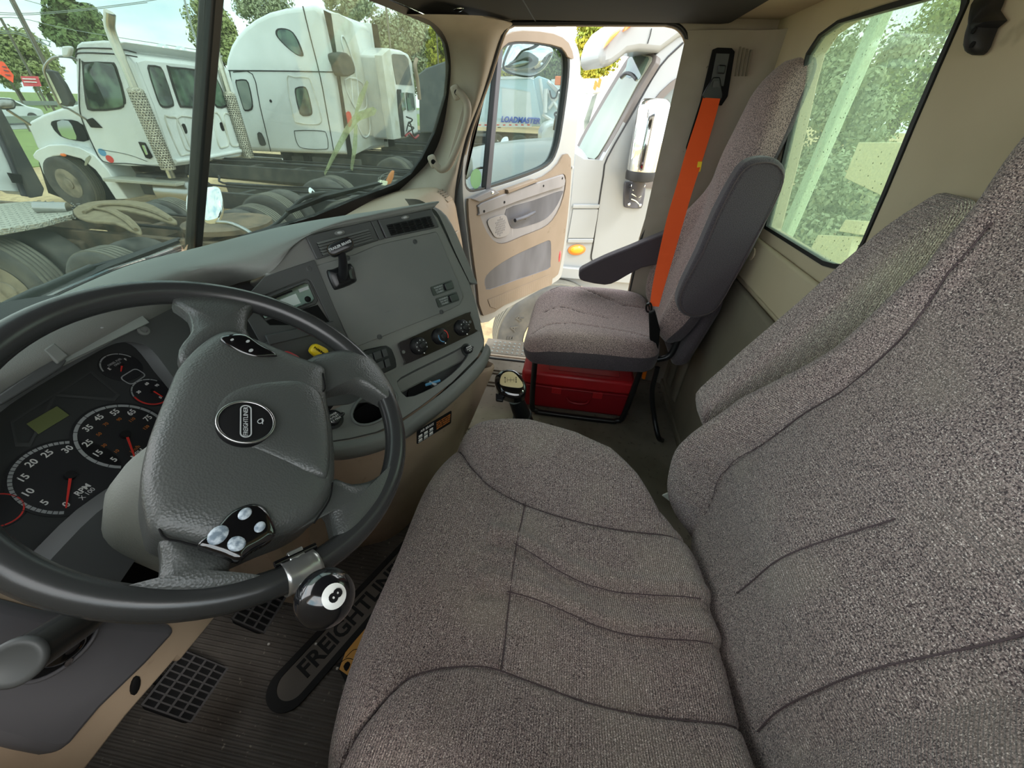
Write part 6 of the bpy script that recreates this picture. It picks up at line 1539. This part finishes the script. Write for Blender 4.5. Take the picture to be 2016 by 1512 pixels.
# chrome door mirror
cm = thing('chrome_mirror', 'tall chrome mirror back standing on a bolted bracket on the neighbouring truck door', 'mirror', Nf(1250, 390, .12))
m0 = Nf(1262, 342, .16); m1 = V((m0.x, m0.y, Nf(1303, 195, .16).z)); hl = (m1-m0).length
lathe('mirror_shell', m0, (0, 0, 1), [(.0, 0), (.10, .0), (.112, .03), (.115, .1), (.115, hl-.06), (.105, hl-.02), (.08, hl), (0, hl+.004)], 'chrome', cm, seg=28)
lathe('mirror_collar', m0-V((0, 0, .05)), (0, 0, 1), [(.08, 0), (.112, .01), (.115, .05), (.112, .07)], 'rubber', cm, seg=28)
tube('mirror_stem', [m0-V((0, 0, .03)), Nf(1250, 390, .08)], .05, 'pocket', cm, seg=14)
bpx_ = [(1230, 364), (1236, 358), (1264, 358), (1272, 364), (1266, 404), (1258, 411), (1234, 409), (1229, 402)]
prism('bracket_plate', roundpoly(bpx_, lambda x, y: Nf(x, y, .02), 2), -nN*.02, 'pocket', cm, bevel=.006)
for p in ((1241, 366), (1267, 366), (1238, 402), (1260, 404)): lathe('bolt', Nf(*p, .022), nN, [(.012, 0), (.012, .006), (0, .010)], 'chrome', cm, seg=10)
for q in (((1244, 382), (1256, 388), (1262, 386)), ((1243, 392), (1252, 396), (1258, 402)), ((1246, 374), (1256, 379), (1262, 378))): tube('loose_tie', crom([Nf(*p, .14) for p in q], 3), .004, 'paper', cm, seg=5)

# refuse truck
xg = 23.5
gt = thing('refuse_truck', 'pale blue refuse truck with lettering on its side, seen through the open door glass', 'truck', V((xg, 3, GZ)))
fg = lambda x, y, o=0: P(x, y, x=xg-o)
prism('hopper_body', [fg(*p) for p in ((930, 160), (948, 153), (1000, 150), (1050, 156), (1060, 200), (1069, 249), (937, 249))], (2.4, 0, 0), 'body_blue', gt, bevel=.05)
prism('side_rib', [fg(*p, .02) for p in ((985, 168), (1045, 177), (1045, 181), (985, 172))], (.03, 0, 0), 'body_blue', gt)
prism('side_panel', [fg(*p, .012) for p in ((988, 173), (1044, 180), (1048, 236), (988, 236))], (.02, 0, 0), 'truck_white', gt)
prism('roof_rail', [fg(*p, .03) for p in ((932, 152), (1050, 149), (1052, 154), (932, 158))], (.1, 0, 0), 'truck_white', gt)
prism('sill_band', [fg(*p, .03) for p in ((937, 240), (1047, 240), (1047, 250), (937, 250))], (.05, 0, 0), 'truck_white', gt)
for k in range(9): prism('reflector_tape', [fg(942+k*12, 245, .04), fg(947+k*12, 245, .04), fg(947+k*12, 247, .04), fg(942+k*12, 247, .04)], (.01, 0, 0), 'red_print', gt)
letter('lettering', 'LOADMASTER', fg(1024, 237, .05), V((0, -1, 0)), V((0, 0, 1)), .34, 'blue_print', gt, depth=.01, bold=.012, shear=.25, sx=.92)
prism('tailgate', [fg(*p, -.1) for p in ((1050, 156), (1060, 149), (1080, 156), (1108, 184), (1104, 205), (1084, 250), (1069, 249), (1056, 190))], (2.2, 0, 0), 'body_blue', gt, bevel=.04)
for a, b in (((1063, 155), (1075, 222)), ((1076, 176), (1098, 214)), ((1078, 160), (1102, 186)), ((1068, 225), (1092, 240)), ((1098, 190), (1080, 214))): tube('tailgate_rib', [fg(*a, .02), fg(*b, .02)], .08, 'truck_white', gt, seg=6)
tube('hydraulic_ram', [fg(1075, 175, .15), fg(1073, 222, .15)], .10, 'truck_white', gt, seg=8)
tube('hydraulic_hose', crom([fg(*p, .2) for p in ((1082, 178), (1086, 192), (1094, 192), (1098, 180), (1104, 176))], 3), .035, 'rubber', gt, seg=6)
mobj('beacon', *box_vf(fg(1101, 159, .1), V((.12, 0, 0)), V((0, .2, 0)), V((0, 0, .17))), 'orange', gt, bevel=.03)
mobj('under_frame', *bb(xg+.2, xg+2.0, 1.3, 6.2, -.75, -.12), 'frame_dark', gt)
for px in (1022, 1050, 975, 955):
    q = fg(px, 293); tyre((xg+.1, q.y, GZ+.52), (1, 0, 0), .52, .3, gt, 'wheel_white', detail=(px == 1022))
c_names = ['low bare chassis with worn tyres in front of the refuse truck, nearer row', 'low bare chassis behind the nearer one, left part of the door glass']
chassis('truck_chassis', c_names[0], 13.5, 2.0, 5.8, (2.7, 4.0), z=-.25, rust=True, wheel='wheel_white')
chassis('truck_chassis', c_names[1], 17.5, 2.6, 7.2, (3.4, 4.7), z=-.25, wheel='wheel_white')
t4 = thing('hooded_truck', 'small white hooded truck nose with round headlamp behind the open door glass', 'truck', P(1085, 270, d=12))
d4 = 11.5
x4 = P(1085, 270, d=12).x
prism('hood_shell', crom([P(*p, x=x4) for p in ((1064, 304), (1067, 262), (1076, 246), (1096, 238), (1128, 230), (1150, 230), (1150, 320), (1066, 318))], 1, True), (1.8, .3, 0), 'truck_white', t4, bevel=.08, seg=3)
dome('headlamp', ell(P(1078, 288, x=x4-.01), V((0, .18, 0)), V((0, 0, .16)), 16), (-1, 0, 0), .04, .02, 'cream', t4, smooth_n=1, rings=4)
tube('mirror_arm', crom([P(*p, x=x4-.2) for p in ((1096, 232), (1092, 226), (1094, 222), (1100, 222))], 3), .03, 'matte_black', t4, seg=6)
prism('mirror_head', [P(*p, x=x4-.2) for p in ((1088, 256), (1092, 230), (1097, 230), (1096, 258))], (.1, 0, 0), 'frame_dark', t4, bevel=.02)
t5 = thing('far_truck', 'distant white truck roofs and visor lamps between the door and the neighbouring truck', 'truck', P(1160, 200, d=14))
x5 = P(1160, 200, d=14).x
prism('cab_shell', [P(*p, x=x5) for p in ((1128, 300), (1132, 240), (1150, 232), (1168, 180), (1178, 176), (1200, 160), (1220, 150), (1220, 310))], (2, .4, 0), 'truck_white', t5, bevel=.06)
prism('visor', [P(*p, x=x5-.2) for p in ((1166, 176), (1178, 162), (1192, 158), (1186, 180), (1168, 184))], (1.5, .3, 0), 'truck_white', t5, bevel=.03)
for p in ((1172, 168), (1180, 163)): prism('roof_lamp', rrect(P(*p, x=x5-.25), V((0, .05, .03)), V((0, -.02, .12)), .02, 2), (.05, 0, 0), 'orange', t5)
prism('windshield', [P(*p, x=x5-.05) for p in ((1134, 262), (1150, 238), (1166, 190), (1176, 184), (1160, 240), (1142, 270))], (.03, 0, 0), 'grey_glass', t5)
tb2 = thing('box_trailer', 'plain white box trailer beyond the gap beside the open door', 'trailer', P(1150, 200, d=30))
x6 = P(1150, 190, d=30).x
prism('box_body', [P(*p, x=x6) for p in ((1085, 156), (1200, 154), (1205, 262), (1090, 262))], (2.5, 0, 0), 'truck_white', tb2, bevel=.05)
# this truck's own door mirror seen through the glass
om = thing('door_mirror', 'large chrome-backed convex mirror hanging outside the top of the open door glass', 'mirror', D_(1045, 110, -.25))
mp_ = [D_(*p, -.22) for p in ((991, 128), (1000, 102), (1012, 84), (1040, 82), (1070, 88), (1085, 99), (1076, 122), (1060, 142), (1040, 150), (1012, 146), (995, 138))]
dome('mirror_back', mp_, DN, .07, .02, 'chrome', om, smooth_n=3, rings=8)
tube('mirror_rim', crom(mp_, 3, True), .006, 'rubber', om, closed=True, seg=6)
tube('mirror_bracket', [D_(1060, 86, -.22), D_(1060, 60, -.04)], .012, 'matte_black', om, seg=8)
lm2 = thing('fender_mirror', 'small white oval mirror low in the corner of the open door glass', 'mirror', D_(922, 325, -.4))
dome('mirror_head', [D_(*p, -.35) for p in ((914, 345), (915, 312), (922, 304), (928, 312), (929, 336), (922, 350))], DN, .02, .03, 'trim_white', lm2, smooth_n=2, rings=4)
tube('mirror_rod', crom([D_(*p, -.35) for p in ((918, 352), (922, 346), (940, 332), (958, 330))], 3), .006, 'rubber', lm2, seg=6)

# ------------------------------------------------------------------ vegetation, poles, signs, cars
LEAF = {}
def tree(name, label, cx, cy, d, rx, ry, m, n=3500, leaf=.22, group=None, trunk=True, seed=1, dens=.85, conic=0, bare=0):
    rnd = random.Random(seed); c = P(cx, cy, d=d); k = d/FPX; R1, R2 = rx*k, ry*k
    base = V((c.x, c.y, GZ)); t = thing(name, label, 'tree', base, group)
    vs, fs = [], []
    blobs = []
    for i in range(60):
        while True:
            q = V((rnd.uniform(-1, 1), rnd.uniform(-1, 1), rnd.uniform(-1, 1)))
            if q.length < 1: break
        if conic: q.x *= (1-(q.z+1)/2*conic); q.y *= (1-(q.z+1)/2*conic)
        blobs.append((V((q.x*R1*.78, q.y*R1*.78, q.z*R2*.8)), rnd.uniform(.18, .36)*min(R1, R2)))
    for i in range(n):
        b, r = rnd.choice(blobs); v_ = V((rnd.gauss(0, 1), rnd.gauss(0, 1), rnd.gauss(0, 1))).normalized()*r*rnd.uniform(.7, 1.05)
        p = c+b+v_; nrm = (v_.normalized()+V((rnd.uniform(-.7, .7), rnd.uniform(-.7, .7), rnd.uniform(-.4, .9)))).normalized(); u, w, _ = frame_of(nrm); s = leaf*rnd.uniform(.6, 1.3); a = rnd.uniform(0, 6.28)
        e1 = (u*math.cos(a)+w*math.sin(a))*s; e2 = (w*math.cos(a)-u*math.sin(a))*s*.55
        k0 = len(vs); vs += [p-e1, p+e2, p+e1, p-e2]; fs.append((k0, k0+1, k0+2, k0+3))
    mobj('foliage', vs, fs, m, t, recalc=False, kind='stuff')
    if trunk:
        tube('trunk', [base, base.lerp(c, .5)+V((.1, .1, 0)), c], [R1*.09, R1*.07, R1*.03], 'bark', t, seg=8)
        for i in range(7):
            b = blobs[i][0]; tube('branch', [base.lerp(c, .55+.05*i), c+b*.5, c+b], [R1*.035, R1*.02, R1*.008], 'bark', t, seg=5)
    return t
tree('broadleaf_tree', 'tall rounded dark green tree behind the work truck mirror', 150, 62, 36, 52, 70, 'leaf_dark', 14000, .24, seed=2)
tree('broadleaf_tree', 'lower green tree just right of the tall rounded tree, above the cab roof', 198, 88, 37, 30, 36, 'leaf_dark', 6000, .22, seed=3)
tree('spring_tree', 'pale spring tree between the two utility poles', 60, 120, 44, 50, 52, 'leaf_mid', 8000, .20, seed=4)
tree('spring_tree', 'pale spring tree at the far left edge of the windshield', 5, 125, 46, 40, 50, 'leaf_mid', 7000, .20, seed=5)
tree('spring_tree', 'thin-leaved tree standing behind the windshield divider', 420, 60, 34, 48, 66, 'leaf_mid', 7000, .15, seed=6)
tree('spring_tree', 'thin-leaved tree rising above the round sleeper roof', 520, 20, 36, 70, 50, 'leaf_grey', 8000, .14, seed=7)
tree('spring_tree', 'grey-green tree right of the sleeper fairing', 690, 0, 36, 60, 36, 'leaf_grey', 6000, .16, seed=8)
tree('bare_tree', 'wide grey budding tree above the covered trailer', 800, 90, 42, 80, 80, 'leaf_grey', 14000, .17, seed=9)
tree('yellow_green_tree', 'yellow-green tree at the right edge of the windshield', 868, 110, 34, 34, 55, 'leaf_yellow', 6000, .16, seed=10)
tree('yellow_tree', 'bright yellow-green tree in the gap beside the open door', 1175, 95, 40, 55, 62, 'leaf_yellow', 14000, .18, seed=11)
tree('yellow_tree', 'yellow-green tree top at the left of the open door glass', 985, 120, 42, 40, 40, 'leaf_yellow', 8000, .18, seed=12)
tree('dark_tree', 'dark green conifers behind the refuse truck, right of the hanging mirror', 1085, 125, 44, 40, 42, 'leaf_dark', 9000, .18, seed=13)
tree('dark_tree', 'dark green tree above the refuse truck roof', 1030, 110, 46, 40, 42, 'leaf_dark', 8000, .18, seed=14)
# hedge behind the rear window
rt_ = [('hedge_tree', 'pale green leafy tree outside the rear window, left part', 1640, 230, 9, 110, 190, 'leaf_grey', 16000, .055, 21), ('hedge_tree', 'pale green leafy tree outside the rear window, right part', 1830, 120, 10, 120, 150, 'leaf_mid', 12000, .055, 22), ('hedge_tree', 'low bushes at the foot of the rear window view', 1620, 420, 8, 110, 110, 'leaf_grey', 12000, .055, 23)]
for nm, lb, cx, cy, d, rx, ry, m_, n, lf, sd_ in rt_: tree(nm, lb, cx, cy, d, rx, ry, m_, n, lf, seed=sd_)
pst = thing('pale_post', 'tall pale green post standing behind the rear window', 'post', V((0, 0, 0)))
pb_ = P(1640, 250, d=2.6); pst.location = (pb_.x, pb_.y, GZ)
mobj('post_shaft', *box_vf(V((pb_.x, pb_.y, .45)), V((.055, 0, 0)), V((0, .03, 0)), V((0, 0, 1.6))), 'post_green', pst, bevel=.01)
mobj('post_cap', *box_vf(V((pb_.x, pb_.y, 2.06)), V((.065, 0, 0)), V((0, .04, 0)), V((0, 0, .02))), 'post_green', pst, bevel=.005)
bl2 = thing('block_wall', 'stepped wall of pale tan blocks outside the rear window', 'wall', P(1690, 330, d=6))
for px in (((1690, 280), (1775, 280), (1745, 390), (1662, 350)), ((1610, 462), (1680, 465), (1660, 540), (1580, 520)), ((1664, 432), (1700, 436), (1690, 462), (1650, 455))):
    y0 = P(1690, 330, d=6).y; prism('block', [P(*p, y=y0) for p in px], (0, -.4, 0), 'building_tan', bl2, bevel=.01)

def pole(label, px0, d, r, h):
    b = P(*px0, d=d); t = thing('utility_pole', label, 'pole', V((b.x, b.y, GZ)))
    tube('pole_shaft', [V((b.x, b.y, GZ)), V((b.x, b.y, h))], r, 'pole_wood', t, seg=10)
    tube('ground_wire', [V((b.x-r*1.1, b.y-r*.5, GZ)), V((b.x-r*1.1, b.y-r*.5, h))], r*.15, 'galv', t, seg=5)
    return V((b.x, b.y, h))
pole('thick wooden utility pole left of the tall rounded tree', (88, 125), 30, .16, 14)
tp2 = pole('thin leaning-looking utility pole in front of the far trees', (60, 145), 42, .12, P(12, 53, d=46).z)
pole('slim pole between the grey trees right of the sleeper', (765, 60), 30, .07, 9)
pole('slim dark pole at the right edge of the windshield', (861, 90), 30, .05, 9)
def wires(label, pts, r=.03, d=34):
    t = thing('power_lines', label, 'wires', P(*pts[0][0], d=d))
    for pp3 in pts: tube('cable', crom([P(*p, d=d) for p in pp3], 4), r, 'galv', t, seg=4)
wires('power lines crossing the sky left of the divider', [[(-20, 24), (60, 26), (170, 17), (290, 2), (340, -6)], [(-20, 28), (60, 29), (170, 20), (290, 5)], [(-20, 36), (40, 36), (150, 60), (400, 100)], [(35, -4), (100, 14)]])
wires('tangled service cables beside the wooden pole', [[(-10, 62), (30, 62), (60, 72), (100, 82)], [(-10, 66), (30, 66), (60, 76), (100, 92)], [(70, 78), (85, 84), (95, 90), (98, 84), (92, 80)]], .04)
wires('single slack cable right beside the windshield divider', [[(362, -5), (375, 45), (392, 95), (400, 110)]], .045, 20)
def sign(name, label, px, d, m, texts):
    q = [P(*p, d=d) for p in px]; nn = (CAM-q[0]).normalized(); t = thing(name, label, 'sign', sum(q, V())/len(q))
    prism('sign_panel', q, -nn*.05, m, t); c = sum(q, V())/len(q)
    for p in texts:
        prism('sign_line', [P(*r_, d=d-.06) for r_ in p], nn*.01, 'dash_dark' if m == 'sign_orange' else 'white_print', t)
    tube('sign_post', [c-nn*.1, V((c.x, c.y, GZ))], .06, 'pole_wood', t, seg=6)
sign('warning_sign', 'orange diamond road sign with dark lines at the far left', [(-12, 133), (2, 120), (8, 123), (27, 148), (26, 163), (0, 146)], 30, 'sign_orange', [((4, 130), (12, 131), (12, 133), (4, 132)), ((7, 137), (17, 139), (17, 141), (7, 139)), ((10, 146), (20, 147), (20, 149), (10, 148))])
sign('red_banner', 'red banner sign with white lines beyond the guard rail', [(40, 150), (75, 150), (82, 170), (47, 170)], 38, 'sign_red', [((43, 154), (70, 155), (71, 157), (44, 156)), ((46, 160), (72, 161), (73, 163), (47, 162))])
def rail(label, ya, za, m='galv', n=26):
    t = thing('guard_rail', label, 'guard rail', V((20, ya, GZ)))
    mobj('rail_beam', *bb(4, 60, ya-.04, ya, GZ+za-.16, GZ+za+.16), m, t, bevel=.02)
    for k in range(n): mobj('rail_post', *bb(5+k*2.1, 5.15+k*2.1, ya, ya+.12, GZ, GZ+za), 'pole_wood', t)
rail('galvanised guard rail on the near side of the road', 31, .62)
rail('second guard rail on the far side of the road', 48, .85)
def car(label, c, L2, m):
    t = thing('car', label, 'car', c)
    body = [V((c.x+a*L2, c.y, c.z+b)) for a, b in ((-2.2, .35), (-2.2, .8), (-1.5, .95), (-.9, 1.4), (.8, 1.42), (1.5, 1.0), (2.2, .85), (2.2, .35))]
    prism('body', body, (0, 1.7, 0), m, t, bevel=.12, seg=3)
    prism('glasshouse', [V((c.x+a*L2, c.y-.01, c.z+b)) for a, b in ((-1.3, .97), (-.85, 1.32), (.7, 1.34), (1.25, 1.0))], (0, 1.72, 0), 'dark_glass', t)
    for a in (-1.4, 1.4): lathe('wheel', c+V((a*L2, -.02, .33)), (0, 1, 0), [(.33, 0), (.33, .2), (0, .2)], 'tyre', t, seg=16)
q = P(134, 190, z=GZ); car('white car passing on the road behind the work truck mirror', V((24.5, 36, GZ+.05)), 1, 'truck_white')
car('grey car further along the road, left of the work truck', V((20.5, 41, GZ+.05)), 1, 'pocket')
car('silver car on the road beside the red banner', V((13.5, 42, GZ+.05)), 1, 'galv')
